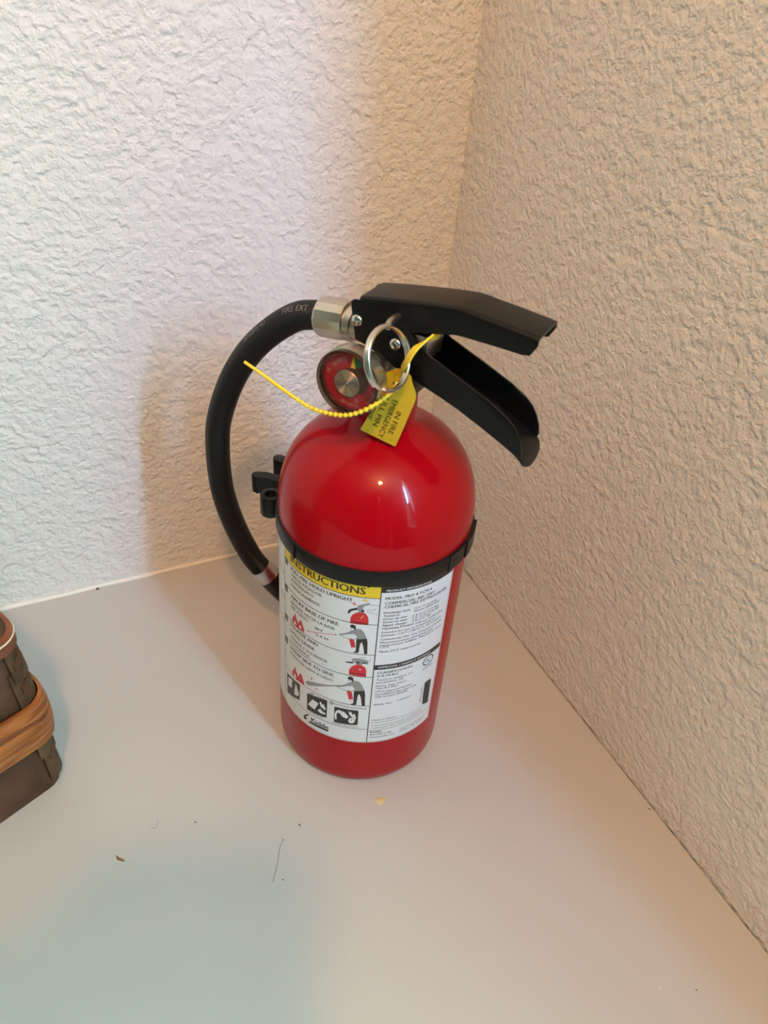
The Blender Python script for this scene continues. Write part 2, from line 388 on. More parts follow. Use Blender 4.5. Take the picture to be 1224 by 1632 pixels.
PICT = dict(red=[[(16.79,148.12),(16.7,151.95),(17.57,154.61),(19.7,156.84),(22.61,157.74),(24.61,157.01),(26.14,154.42),(26.51,151.68),(26.6,148.53)],[(16.63,163.43),(18.13,163.28),(18.25,163.84),(19.5,162.51),(18.03,162.31),(18.01,162.77),(16.65,163.1)],[(16.82,135.72),(17.8,136.87),(19.54,135.92),(20.65,130.27),(18.32,129.5)],[(17.48,92.22),(18.52,93.5),(20.36,92.41),(21.55,86.02),(19.08,85.17)],[(-9.74,128.73),(-8.7,129.92),(-8.56,129.58),(0.85,133.69),(8.73,136.6),(8.81,137.15),(9.8,136.91),(8.75,135.89),(8.74,136.32),(0.86,133.32),(-8.55,129.21),(-8.68,128.75)],[(-22.8,125.42),(-22.62,129.32),(-21.17,131.29),(-19.98,134.86),(-19.05,131.57),(-17.82,130.37),(-17.11,128.34),(-16.14,131.34),(-14.71,133.57),(-13.11,130.38),(-11.93,127.93),(-12.04,125.75),(-14.6,125.63),(-17.94,125.19),(-21.13,124.98)],[(-22.62,79.62),(-22.43,84.03),(-20.9,86.34),(-19.65,90.42),(-18.67,86.76),(-17.37,85.46),(-16.63,83.2),(-15.61,86.63),(-14.12,89.2),(-12.43,85.65),(-11.2,82.92),(-11.32,80.46),(-14.0,80.24),(-17.5,79.61),(-20.86,79.22)],[(18.09,107.03),(17.9,111.07),(19.34,114.18),(21.86,116.28),(24.45,116.49),(26.89,114.67),(27.72,112.01),(27.91,106.26)],[(-5.81,91.55),(-5.27,92.6),(-4.7,91.95),(-5.11,91.4),(-5.21,89.84),(-5.62,89.53),(-5.59,91.21)],[(-3.04,84.84),(-0.26,84.99),(-0.37,84.49),(-3.16,84.33)]],
  black=[[(16.78,150.23),(26.53,149.72),(26.56,149.16),(16.82,149.6)],[(14.97,156.29),(16.12,158.68),(19.99,160.66),(20.31,159.23),(17.17,157.6),(15.55,154.88)],[(16.74,145.99),(17.29,147.2),(18.68,147.63),(19.83,146.97),(20.12,145.2),(19.67,143.17),(19.14,144.69),(17.55,145.0)],[(20.77,136.84),(26.5,138.0),(27.02,134.54),(27.4,125.8),(25.73,125.5),(24.84,132.1),(23.8,135.05),(23.07,133.69),(22.52,126.16),(19.71,125.58),(19.67,126.25),(20.96,127.36)],[(17.38,103.8),(17.97,105.16),(19.44,105.64),(20.65,104.89),(20.97,102.88),(20.5,100.6),(19.93,102.32),(18.24,102.68)],[(21.66,93.44),(27.76,94.61),(28.31,90.68),(28.74,80.77),(26.96,80.48),(26.0,87.99),(24.89,91.35),(24.12,89.83),(23.54,81.32),(20.56,80.72),(20.52,81.48),(21.88,82.71)],[(18.11,108.93),(27.76,108.71),(27.81,108.0),(18.14,108.23)],[(15.37,117.29),(20.07,118.45),(20.15,116.93),(16.31,116.59)],[(-11.09,50.68),(-10.32,53.38),(-7.65,56.44),(-5.93,56.78),(-7.99,54.51),(-9.5,51.66),(-7.95,52.1),(-8.68,50.08),(-10.42,49.46)],[(-7.51,49.08),(-5.3,51.11),(1.31,51.51),(7.6,51.31),(7.53,49.7),(1.36,49.53)]],
  grey=[[(20.15,162.25),(26.15,165.19),(26.61,164.03),(23.33,162.14),(23.18,160.56),(22.63,157.4),(20.9,157.43),(20.03,159.99)],[(20.13,144.91),(22.85,144.86),(24.72,142.64),(26.5,138.0),(20.77,136.7),(21.07,138.79),(19.55,140.63),(17.04,139.85),(11.4,137.19),(10.59,137.38),(11.36,138.26),(14.95,140.24),(17.42,142.4),(18.89,143.63)],[(20.98,102.56),(23.86,102.46),(25.86,99.9),(27.76,94.61),(21.67,93.28),(21.98,95.64),(20.37,97.74),(17.71,96.87),(11.74,93.85),(10.88,94.05),(11.69,95.05),(15.5,97.32),(18.11,99.75),(19.66,101.13)],[(19.02,120.64),(21.57,121.6),(26.25,121.0),(28.41,119.41),(28.43,117.34),(25.95,117.44),(24.19,116.45),(21.84,116.51),(20.72,117.98),(19.63,118.88)],[(-10.22,84.75),(-8.23,87.19),(-2.36,89.9),(5.73,92.84),(13.66,96.33),(13.14,95.24),(5.77,91.63),(-4.28,85.61),(-8.16,83.23)]],
  dark=[[(22.27,159.39),(23.22,159.89),(23.9,159.1),(23.68,157.91),(22.71,157.76),(22.18,158.35)],[(21.73,118.57),(22.73,119.29),(23.83,118.17),(22.86,117.01)],[(25.1,118.73),(27.69,118.6),(27.72,118.06),(25.14,117.96)],[(20.58,66.4),(21.92,67.59),(22.0,67.08),(20.72,65.91)],[(67.65,87.2),(73.14,86.43),(73.83,63.98),(68.07,66.79)]],
  line=[[(26.15,163.64),(29.05,163.72),(31.41,163.18),(31.43,162.91),(29.07,163.39),(26.17,163.31)],[(25.15,160.15),(28.34,159.75),(29.7,161.18),(29.87,160.84),(28.46,159.35),(25.17,159.81)],[(25.5,158.49),(28.49,157.5),(31.6,157.04),(31.62,156.77),(28.51,157.16),(25.52,158.08)],[(17.4,144.96),(17.68,143.4),(18.67,142.94),(19.4,143.61),(19.31,143.23),(18.59,142.56),(17.49,143.13),(17.2,144.91)],[(11.92,137.6),(15.12,136.53),(18.74,136.45),(20.73,137.56),(20.75,137.2),(18.77,136.02),(14.99,136.05),(11.77,137.26)],[(18.09,102.64),(18.38,100.87),(19.43,100.34),(20.2,101.1),(20.12,100.67),(19.35,99.92),(18.18,100.58),(17.87,102.58)],[(12.28,94.32),(15.68,93.12),(19.52,93.03),(21.62,94.25),(21.64,93.85),(19.54,92.54),(15.54,92.58),(12.13,93.93)],[(19.55,120.39),(23.11,121.88),(26.89,123.19),(26.91,122.89),(23.13,121.5),(19.57,120.01)],[(26.76,121.05),(28.88,120.2),(30.01,121.77),(30.14,121.39),(28.91,119.67),(26.79,120.6)],[(-6.24,78.64),(-3.31,79.31),(-3.54,77.27),(-6.35,76.68)]],
  yellow=[[(22.13,153.18),(23.46,155.81),(23.73,155.37),(22.4,152.67)],[(22.21,166.46),(23.05,166.93),(24.21,167.77),(24.77,166.51),(25.67,167.41),(25.5,166.33),(24.48,165.67),(23.58,166.21),(22.62,165.93)]],
  white=[[(-21.13,125.73),(-20.68,128.74),(-19.75,128.77),(-18.66,127.07),(-18.65,125.95)],[(-16.08,126.55),(-15.62,129.16),(-14.65,129.18),(-13.83,127.21)],[(-20.86,80.06),(-20.38,83.48),(-19.41,83.56),(-18.26,81.7),(-18.25,80.44)],[(23.34,112.9),(24.91,112.82),(24.95,112.2),(23.54,112.15)]],
  black2=[[(-29.37,75.21),(-14.65,78.21),(-14.99,63.12),(-28.9,56.62)],[(-8.02,75.94),(5.46,78.87),(5.97,78.13),(5.96,63.3),(5.38,62.24),(-7.95,60.49),(-8.5,61.1),(-8.52,74.93)],[(11.17,75.78),(24.86,76.04),(25.29,75.15),(25.44,63.13),(24.82,62.15),(11.26,61.06),(10.82,61.75),(10.63,74.84)]],
  white2=[[(-27.26,73.38),(-22.39,75.32),(-23.23,66.65),(-27.66,65.53)],[(-19.8,70.09),(-18.86,75.32),(-16.96,71.95),(-16.48,68.93),(-16.06,71.5),(-15.58,68.9),(-16.44,65.45),(-20.26,63.93)],[(-4.21,73.33),(0.21,72.34),(-2.55,64.77),(-7.6,66.02)],[(0.69,74.21),(1.95,75.21),(2.65,72.89),(3.56,74.32),(5.24,70.54),(4.67,68.89),(3.05,70.1),(1.76,70.58)],[(-0.4,65.61),(1.49,68.66),(2.83,66.89),(5.05,66.49),(5.1,64.93),(1.61,64.33)],[(11.51,63.85),(10.97,68.73),(11.78,72.15),(13.74,73.84),(14.62,73.31),(16.9,72.99),(19.6,69.41),(18.58,67.2),(15.98,68.13),(14.14,70.95),(12.65,70.78),(12.22,68.41),(12.54,64.57)],[(19.51,65.25),(20.22,68.08),(22.13,69.13),(23.58,67.91),(23.69,65.72),(22.67,63.75),(20.73,63.33)],[(19.32,75.26),(20.25,73.34),(21.03,74.39),(22.0,71.56),(23.03,73.06),(24.11,69.31),(23.99,67.53),(22.68,69.07),(20.97,70.02),(19.74,72.34)],[(-5.66,78.24),(-3.85,78.66),(-3.96,77.64),(-5.78,77.29)]])
TEXTS = [
  ('INSTRUCTIONS', -24.75, 23.83, 171.4, 170.03, 5, 1),
  ('PULL PIN. HOLD UPRIGHT.', -24.53, 18.09, 164.56, 163.94, 2.9, 1),
  ('TIRE EL PASADOR.', -24.22, 0.34, 160.74, 160.22, 2.5, 0),
  ('SOSTENGALO', -24.21, -5.63, 156.64, 157.06, 2.5, 0),
  ('VERTICALMENTE.', -24.21, -0.73, 152.48, 153.05, 2.5, 0),
  ('AIM AT BASE OF FIRE.', -24.39, 11.11, 143.86, 144.13, 2.9, 1),
  ('APUNTE HACIA LA BASE', -24.38, 8.33, 139.55, 139.77, 2.5, 0),
  ('DEL FUEGO.', -24.17, -8.49, 135.74, 136.68, 2.5, 0),
  ('8FT', -4.05, 1.43, 132.9, 135.60000000000002, 2.1, 0),
  ('2.4 M', -3.45, 4.71, 127.78, 131.36, 2.1, 0),
  ('SQUEEZE AND', -24.67, -1.56, 120.74, 121.58, 2.9, 1),
  ('HOLD LEVER.', -24.66, -3.35, 115.38, 116.6, 2.9, 1),
  ('APRIETE Y SOSTENGA', -24.66, 4.8, 110.71, 111.96, 2.5, 0),
  ('LA PALANCA.', -24.65, -6.87, 106.94, 108.48, 2.5, 0),
  ('SWEEP SIDE TO SIDE.', -25.2, 9.78, 101.64, 101.76, 2.9, 1),
  ('MUEVA DE LADO A LADO.', -25.2, 9.37, 96.8, 97.53, 2.5, 0),
  ('LIQUIDS', -2.39, 4.07, 77.68, 78.06, 1.5, 0),
  ('ELECTRICAL EQUIPMENT', 10.41, 30.18, 77.57, 77.65, 1.5, 0),
  ('EQUIPO ELECTRICO', 10.18, 25.84, 59.47, 59.94, 1.3, 0),
  ('LIQUIDOS', -4.41, 3.66, 59.97, 60.31, 1.3, 0),
  ('Kidde', -4.91, 7.66, 50.05, 53.17, 4.2, 1),
  ('PRODUCT INFORMATION', 34.65, 60.06, 173.16, 173.26, 1.9, 1),
  ('MODEL: PRO 4 TCM-9', 34.33, 61.19, 167.24, 167.36, 2.6, 1),
  ('COMMERCIAL ABC DRY', 34.27, 63.63, 164.39, 163.22, 2.6, 1),
  ('CHEMICAL FIRE EXTINGUISHER', 34.32, 73.37, 161.32, 160.96, 2.6, 1),
  ('Discharge time:', 34.18, 49.29, 157.0, 157.1, 2.2, 1),
  ('12 to 15 seconds.', 51.14, 66.54, 156.8, 157.03, 2.2, 0),
  ('Tested to:', 34.31, 43.5, 154.58, 154.88, 2.2, 1),
  ('300 psi (2068 kPa)', 51.09, 68.3, 154.85, 154.65, 2.2, 0),
  ('Gross wt min:', 34.17, 47.7, 152.09, 152.66, 2.2, 1),
  ('6 lb 0 oz (2.71 kg)', 50.84, 68.29, 152.29, 150.66, 2.2, 0),
  ('Gross wt max:', 34.11, 47.94, 149.78, 150.26, 2.2, 1),
  ('6 lb 12 oz (3.06 kg)', 50.83, 68.94, 149.97, 148.9, 2.2, 0),
  ('Agent charge:', 34.04, 48.19, 147.45, 147.85, 2.2, 1),
  ('4 lb (1.81 kg)', 50.82, 62.89, 147.63, 147.11, 2.2, 0),
  ('Operating Pressure:', 34.11, 52.69, 145.23, 145.23, 2.2, 1),
  ('100 psi (690 kPa)', 53.79, 73.2, 145.12, 144.02, 2.2, 0),
  ('Intended for use at temperatures', 34.08, 66.96, 142.39, 141.98, 2.2, 0),
  ('between +120°F (+48°C) to -40°F (-40°C)', 34.12, 72.45, 139.87, 139.72, 2.2, 0),
  ('Commercial ABC Dry Chemical contains', 34.08, 73.53, 137.13, 136.16, 2.2, 0),
  ('Monoammonium phosphate and', 34.01, 66.59, 134.85, 133.52, 2.2, 0),
  ('ammonium sulfate. Nuisance dust', 33.94, 74.02, 132.41, 131.57, 2.2, 0),
  ('1-0-0.', 33.95, 39.43, 130.31, 130.75, 2.2, 0),
  ('Meets DOT requirements.', 33.83, 59.21, 127.14, 126.52, 2.2, 0),
  ('APPROVAL / AGENCY RATINGS', 34.05, 67.84, 113.53, 114.4, 1.9, 1),
  ('CLASSIFICATION:', 34.09, 55.68, 109.45, 108.72, 2.4, 1),
  ('2-A:10-B:C', 34.05, 46.93, 106.46, 106.43, 2.4, 1),
  ('Tested to: ANSI/UL 711', 34.03, 56.01, 103.06, 103.25, 2.1, 0),
  ('and ANSI/UL 299', 33.95, 50.48, 100.63, 100.9, 2.1, 0),
  ('Marine Type USCG', 33.88, 52.51, 97.87, 97.69, 2.1, 0),
  ('Type B:C Size I', 33.92, 47.64, 95.79, 95.85, 2.1, 0),
  ('USCG Approval Number', 33.84, 57.19, 92.53, 92.94, 2.1, 0),
  ('162.028/EX1783 Valid only', 34.0, 60.36, 90.16, 90.11, 2.1, 0),
  ('with bracket 466400', 33.89, 54.4, 87.96, 88.14, 2.1, 0),
  ('SERIAL NO:', 33.75, 44.82, 80.79, 81.4, 2.0, 0),
  ('Z14896369', 47.85, 57.57, 81.52, 81.58, 1.7, 0),
  ('Made in Mexico', 33.65, 49.22, 66.41, 66.55, 2.0, 0),
  ('Para instrucciones en Español', 33.94, 68.19, 61.92, 60.75, 1.5, 0),
  ('manual de instrucciones', 33.83, 69.31, 59.64, 58.54, 1.5, 0),
  ('Kidde', 33.35, 40.62, 54.52, 55.07, 2.4, 1),
  ('800-880-6788', 33.24, 47.0, 52.11, 52.53, 2.0, 0),
  ('www.kidde.com', 33.24, 49.55, 49.49, 50.1, 2.0, 0),
  ('1016 Corporate Park Dr', 52.63, 72.83, 52.48, 51.96, 1.7, 0),
  ('Mebane, NC 27302', 52.3, 70.93, 49.59, 50.61, 1.7, 0),
  ('LISTED', 63.85, 71.56, 101.26, 101.06, 1.8, 1)]
colour = dict(red='l_red', black='l_black', grey='l_grey', dark='l_black', line='l_grey', yellow='l_yellow', white='l_white', black2='l_black', white2='l_white')
def poly_bm(p, lift):
    bm = bmesh.new(); 
    ar = sum(p[i-1][0]*p[i][1]-p[i][0]*p[i-1][1] for i in range(len(p)))
    if ar < 0: p = p[::-1]
    f = bm.faces.new([bm.verts.new((x, y, 0)) for x, y in p]); bm.normal_update()
    bmesh.ops.triangulate(bm, faces=[f])
    xs = [q[0] for q in p]; x = math.floor(min(xs))+1
    while x < max(xs):
        bmesh.ops.bisect_plane(bm, geom=bm.verts[:]+bm.edges[:]+bm.faces[:], plane_co=(x, 0, 0), plane_no=(1, 0, 0)); x += 1.5
    out = bmesh.new(); merge(out, bm, lambda c: wrap(c.x, c.y, lift)); return out
for key, nm, lift in (('red', 'red_pictogram', L1), ('grey', 'grey_pictogram', L2), ('black', 'black_pictogram', L2), ('line', 'outline_drawing', L2), ('dark', 'shaded_pictogram', L3), ('yellow', 'spark_drawing', L3), ('white', 'flame_highlight', L3), ('black2', 'hazard_square', L1), ('white2', 'hazard_drawing', L2)):
    for p in PICT[key]: flat(nm, poly_bm(p, lift), M[colour[key]], LAB)
tb, tw, th = [], [], []
for s, a0, a1, z0, z1, h, b in TEXTS:
    bm, wd = text_bm(s, 0.055 if b else 0.018)
    sx_ = (a1-a0)/wd; z0m = (z0+z1)/2
    white = s in ('PRODUCT INFORMATION', 'APPROVAL / AGENCY RATINGS')
    (tw if white else (th if s == 'INSTRUCTIONS' else tb)).append((bm, a0, sx_, z0m, h if s == 'INSTRUCTIONS' or h > 3.5 else (h*0.80 if a0 > 32 and h > 2.35 else (h*0.74 if a0 > 32 else h*0.88))))
for s, z in (('1', 165.3), ('2', 144.8), ('3', 121.4), ('4', 102.4)):
    bm, wd = text_bm(s, 0.02); tw.append((bm, -30.9, 1.7/max(wd, 0.4), z-0.3, 2.9))
for lst, nm, m, lift in ((tb, 'printed_lettering', 'l_black', L1), (tw, 'white_lettering', 'l_white', L2), (th, 'header_lettering', 'l_black', L2)):
    big = bmesh.new()
    for bm, a0, sx_, z0m, h in lst: merge(big, bm, lambda c: wrap(a0+c.x*sx_, z0m+c.y*h, lift))
    flat(nm, big, M[m], LAB)['kind'] = 'stuff'
# round marks: listing mark and the C class ring
def ring_bm(a, z, ra, rz, wd, lift, n=40):
    bm = bmesh.new(); A = []
    for k in range(n):
        t = 2*PI*k/n; A.append((bm.verts.new(wrap(a+ra*math.cos(t), z+rz*math.sin(t), lift)), bm.verts.new(wrap(a+(ra-wd)*math.cos(t), z+(rz-wd)*math.sin(t), lift))))
    for k in range(n): bm.faces.new((A[k][1], A[k][0], A[(k+1) % n][0], A[(k+1) % n][1]))
    return bm
marks = [ring_bm(67.3, 107.9, 4.2, 4.2, 0.75, L1), ring_bm(8.6, 78.1, 1.35, 1.35, 0.5, L1)]
for s, a, z, h, wdt in (('U', 65.0, 107.2, 3.0, 2.0), ('L', 67.3, 105.9, 3.0, 1.7), ('C', 8.15, 77.6, 1.0, 0.9)):
    bm, wd = text_bm(s, 0.03); q = bmesh.new(); merge(q, bm, lambda c: wrap(a+c.x*wdt/wd, z+c.y*h, L1)); marks.append(q)
for q in marks: flat('listing_mark', q, M['l_black'], LAB)
bm, wd = text_bm('486-01-27851', 0.0); q = bmesh.new(); k = 15.0/wd   # number beside the bar code, running upward
merge(q, bm, lambda c: wrap(66.4-c.y*1.3, 70.5+c.x*k, L1)); flat('code_number', q, M['l_black'], LAB)

# ---- strap with hose clip
SB = bmesh.new(); RS = 0.0541
lathe([(RS+0.0002, 0.1772), (RS+0.0013, 0.1775), (RS+0.0016, 0.1785), (RS+0.0016, 0.1862), (RS+0.0013, 0.1872), (RS+0.0003, 0.1875)], 96, bm=SB)
def strap_block(bm, th0, th1, z0, z1, r0, r1):
    n = max(2, int(abs(th1-th0)/0.05)); A = []
    for k in range(n+1):
        t = th0+(th1-th0)*k/n; A.append([bm.verts.new((r*math.sin(t), -r*math.cos(t), z)) for r, z in ((r0, z0), (r1, z0), (r1, z1), (r0, z1))])
    for P, Q in zip(A, A[1:]):
        for i in range(4): bm.faces.new((P[i], Q[i], Q[(i+1) % 4], P[(i+1) % 4]))
    bm.faces.new(A[0][::-1]); bm.faces.new(A[-1])
RA = math.radians
strap = obj('hose_strap', SB, M['black_plastic'], EXT, 35); strap['label'] = 'black plastic band'
for nm, a, b, z0, z1, r1 in (('strap_step', -21, -19.8, 0.1774, 0.1873, 0.0022), ('strap_step', 74, 88, 0.1770, 0.1875, 0.0021), ('buckle', 90, 112, 0.1768, 0.1876, 0.0027), ('strap_step', 26, 27.2, 0.1774, 0.1873, 0.0019)):
    bm = bmesh.new(); strap_block(bm, RA(a), RA(b), z0, z1, RS, RS+r1); obj(nm, bm, M['black_plastic'], strap, 35)
bm = bmesh.new(); strap_block(bm, RA(-100), RA(-64), 0.166, 0.1905, RS+0.0006, RS+0.0022); obj('clip_back', bm, M['black_plastic'], strap, 35)
# clip arms
zt, zb = 0.1815, 0.1685
def arc(cx, cy, r, a0, a1, n=12): return [(cx+r*math.cos(RA(a0+(a1-a0)*k/n)), cy+r*math.sin(RA(a0+(a1-a0)*k/n))) for k in range(n+1)]
def upright(poly, z0, z1, bev=0.0006):                    # plan outline pulled up
    bm = bmesh.new(); A = [bm.verts.new((x, y, z0)) for x, y in poly]; B = [bm.verts.new((x, y, z1)) for x, y in poly]; n = len(poly)
    fs = [bm.faces.new(A[::-1]), bm.faces.new(B)]
    for k in range(n): bm.faces.new((A[k], A[(k+1) % n], B[(k+1) % n], B[k]))
    if bev: bmesh.ops.bevel(bm, geom=list({e for f in fs for e in f.edges}), offset=bev, segments=2, affect='EDGES', profile=0.5)
    return bm
cup = arc(-0.0600, -0.0165, 0.0062, 60, 400, 22) + arc(-0.0600, -0.0165, 0.0041, 400, 60, 22)
obj('clip_arm', upright(cup, 0.1670, 0.1805), M['black_plastic'], strap, 35)
hook = [(-0.0535, -0.0055), (-0.064, -0.0040), (-0.070, -0.0052), (-0.0752, -0.0086)] + arc(-0.0775, -0.0056, 0.0035, 300, 120, 8) + [(-0.0745, -0.0005), (-0.068, 0.0016), (-0.0535, 0.0030)]
obj('clip_arm', upright(hook, 0.1695, 0.1810), M['black_plastic'], strap, 35)
post = [(-0.050, 0.0190), (-0.066, 0.0135), (-0.0745, 0.0128)] + arc(-0.0775, 0.0165, 0.0037, 280, 80, 8) + [(-0.0735, 0.0195), (-0.060, 0.0215), (-0.049, 0.0240)]
obj('clip_arm', upright(post, 0.1690, 0.1810), M['black_plastic'], strap, 35)

# ---- valve
vb = lathe([(0.0105, 0.2640), (0.0152, 0.2645), (0.0156, 0.2662), (0.0142, 0.2690), (0.0128, 0.2745), (0.0118, 0.281), (0.0106, 0.286), (0.0106, 0.300), (0.006, 0.3015), (0.006, 0.306), (0, 0.306)], 48)
valve = obj('valve_body', vb, M['nickel'], EXT, 35); valve['label'] = 'silver metal valve'
obj('hose_outlet', lathe([(0, -0.008), (0.0075, -0.009), (0.0078, -0.0185), (0.0090, -0.019), (0.0090, -0.0225), (0, -0.0225)], 32, 'x', org=(0, 0, 0.2905)), M['nickel'], valve, 35)
obj('gauge_stem', lathe([(0, -0.008), (0.0058, -0.009), (0.0058, -0.0275), (0, -0.0275)], 24, 'y', org=(0, 0, 0.281)), M['nickel'], valve, 35)
add = add_box(bmesh.new(), (0.010, -0.0098, 0.2655), (0.0185, 0.0098, 0.2782), 0.001); obj('valve_lug', add, M['black_paint'], valve, 35)
add = add_box(bmesh.new(), (0.006, -0.0095, 0.2865), (0.024, 0.0095, 0.2995), 0.0015); obj('valve_spindle', add, M['dull_steel'], valve, 35)

# ---- lower lever: two side plates and the channel floor between them
low_plate = [(-0.0158, 0.3072), (-0.0142, 0.3086), (0.0150, 0.3128), (0.0152, 0.3105), (0.0158, 0.3010), (0.0190, 0.2966), (0.0264, 0.2919), (0.0453, 0.2850), (0.0600, 0.2790), (0.0680, 0.2748), (0.0722, 0.2712), (0.0750, 0.2672), (0.0770, 0.2625), (0.0781, 0.2580),
             (0.0776, 0.2562), (0.0646, 0.2624), (0.0442, 0.2710), (0.0211, 0.2783), (0.0181, 0.2784), (0.0119, 0.2807), (0.0012, 0.2861), (-0.0124, 0.2895)]
LOW = bmesh.new()
for a, b in ((-0.0124, -0.0112), (0.0112, 0.0124)): prism(low_plate, a, b, bm=LOW, bev=0.0003)
low = obj('carry_handle', LOW, M['black_paint'], EXT, 35); low['label'] = 'black lower lever'
cen = [(0.0205, 0.2790), (0.032, 0.2755), (0.0442, 0.2714), (0.055, 0.2670), (0.0646, 0.2628), (0.0715, 0.2596), (0.0752, 0.2577), (0.0780, 0.2558), (0.0792, 0.2543), (0.0801, 0.2526), (0.0807, 0.2511), (0.0811, 0.2500), (0.0813, 0.2492)]
hw = [0.0116]*8 + [0.0114, 0.0105, 0.0088, 0.0062, 0.0028]
bm = bmesh.new(); top, bot = [], []
for (s, z), h in zip(cen, hw):
    i = cen.index((s, z)); a = Vector(cen[max(i-1, 0)]); b = Vector(cen[min(i+1, len(cen)-1)]); d = (b-a).normalized(); nx, nz = -d.y, d.x
    top.append([bm.verts.new((s, h*q, z)) for q in (-1, -0.5, 0, 0.5, 1)]); bot.append([bm.verts.new((s-nx*0.0012, h*q, z-nz*0.0012)) for q in (-1, -0.5, 0, 0.5, 1)])
m_ = len(top)
for i in range(m_-1):
    for k in range(4):
        bm.faces.new((top[i][k], top[i+1][k], top[i+1][k+1], top[i][k+1])); bm.faces.new((bot[i][k+1], bot[i+1][k+1], bot[i+1][k], bot[i][k]))
    bm.faces.new((top[i][0], bot[i][0], bot[i+1][0], top[i+1][0])); bm.faces.new((top[i][4], top[i+1][4], bot[i+1][4], bot[i][4]))
for E_ in (0, m_-1):
    for k in range(4): bm.faces.new((top[E_][k], top[E_][k+1], bot[E_][k+1], bot[E_][k]))
obj('channel_floor', bm, M['black_paint'], low, 40)

# ---- upper lever: an inverted channel
tops = [(-0.0113, 0.3105), (-0.002, 0.3124), (0.0133, 0.3150), (0.030, 0.3175), (0.0379, 0.3184), (0.0415, 0.3183), (0.0480, 0.3176), (0.0579, 0.3168), (0.0690, 0.3157), (0.0750, 0.3150)]
side = [0.0030, 0.0030, 0.0030, 0.0115, 0.0125, 0.0122, 0.0115, 0.0107, 0.0098, 0.0038]
tops.insert(3, (0.0148, 0.31525)); side.insert(3, 0.0032); tops.insert(4, (0.0152, 0.3153)); side.insert(4, 0.0120); tops.insert(5, (0.0165, 0.3155)); side.insert(5, 0.0146)
tops.insert(-1, (0.0725, 0.31535)); side.insert(-1, 0.0088)
side[4] = 0.0095; side[6] = 0.0135
def section(z, d, hw=0.0122, r=0.0024, th=0.0012):
    o = [(-hw, z-d), (-hw, z-r)]
    for k in range(1, 6): a = PI - k*PI/12; o.append((-hw+r+r*math.cos(a), z-r+r*math.sin(a)))
    o.append((-hw+r, z)); o += [(-x, y) for x, y in o[::-1]]
    hi, ri = hw-th, max(r-th, 0.0006); zi = z-th
    i = [(-hi, z-d), (-hi, min(zi-ri, z-r))]
    for k in range(1, 6): a = PI - k*PI/12; i.append((-hi+ri+ri*math.cos(a), zi-ri+ri*math.sin(a)))
    i.append((-hi+ri, zi)); i += [(-x, y) for x, y in i[::-1]]
    return o + i[::-1]
bm = bmesh.new(); rings = []
for (s, z), d in zip(tops, side): rings.append([bm.verts.new((s, y, zz)) for y, zz in section(z, d)])
n = len(rings[0])
for A, B in zip(rings, rings[1:]):
    for k in range(n): bm.faces.new((A[k], B[k], B[(k+1) % n], A[(k+1) % n]))
for ring in (rings[0], rings[-1]):
    h = n//2
    for k in range(h-1): bm.faces.new((ring[k], ring[k+1], ring[n-2-k], ring[n-1-k]))
up = obj('squeeze_lever', bm, M['black_paint'], EXT, 35); up['label'] = 'black upper lever'
for s, z in ((-0.0116, 0.2991), (0.0093, 0.2933)):
    for sg in (-1, 1):
        bm = lathe([(0.0029, -0.0004), (0.0029, 0.0006), (0.0026, 0.0011), (0.0017, 0.0016), (0, 0.0018)], 24, 'y')
        for v in bm.verts: v.co = Vector((s+v.co.x, sg*(0.0124+v.co.y), z+v.co.z))
        obj('rivet', bm, M['steel'], low, 40)

# ---- pressure gauge
g = obj('pressure_gauge', lathe([(0.004, -0.0265), (0.0105, -0.0262), (0.0142, -0.0270), (0.0158, -0.0290), (0.0161, -0.0310), (0.0161, -0.0372), (0.0151, -0.0376), (0.0149, -0.0350), (0.0149, -0.0346), (0, -0.0346)], 64, 'y', org=(-0.0005, 0, 0.281)), M['nickel'], EXT, 35)
g['label'] = 'round pressure gauge with red dial'
GO = Vector((-0.0005, 0, 0.281))
obj('dial', lathe([(0.0148, -0.0350), (0.0148, -0.0355), (0, -0.0355)], 48, 'y', org=GO), M['dial'], g, 35)
obj('lens', lathe([(0.0150, -0.0386), (0.0143, -0.0391), (0.0132, -0.0394), (0, -0.0395)], 64, 'y', org=GO), M['lens'], g, 25)['label'] = 'clear front lens'
obj('lens_wall', lathe([(0.0150, -0.0362), (0.0158, -0.0374), (0.0158, -0.0385), (0.0155, -0.0391), (0.0150, -0.0394), (0.0146, -0.0386), (0.0146, -0.0362), (0.0150, -0.0362)], 64, 'y', org=GO), M['smoke'], g, 35)['label'] = 'smoky clear side of the gauge cover'
obj('lens_rim', tube([GO+Vector((0.0153*math.cos(2*PI*k/64), -0.0394, 0.0156*math.sin(2*PI*k/64))) for k in range(64)], 0.00035, 8, True), M['brown'], g, 60)
obj('inner_wall', lathe([(0.0147, -0.0354), (0.01465, -0.0372), (0.0142, -0.0372), (0.0141, -0.0355), (0.0147, -0.0354)], 64, 'y', org=GO), M['brown'], g, 35)
obj('dial_boss', lathe([(0.0066, -0.0352), (0.0066, -0.0369), (0.0063, -0.0372)] + [q for k in range(9) for q in ((0.0061-k*0.0006, -0.0372), (0.0058-k*0.0006, -0.03695))] + [(0.0008, -0.0373), (0.0006, -0.0377), (0, -0.0377)], 48, 'y', org=GO+Vector((-0.001, 0, -0.001))), M['disc'], g, 30)['label'] = 'turned metal disc'
obj('dial_boss', lathe([(0.0062, -0.0352), (0.0062, -0.0362), (0.0058, -0.0364), (0, -0.0364)], 40, 'y', org=GO+Vector((0.0030, 0, 0.0014))), M['brown'], g, 30)['label'] = 'dark brown disc behind the metal one'
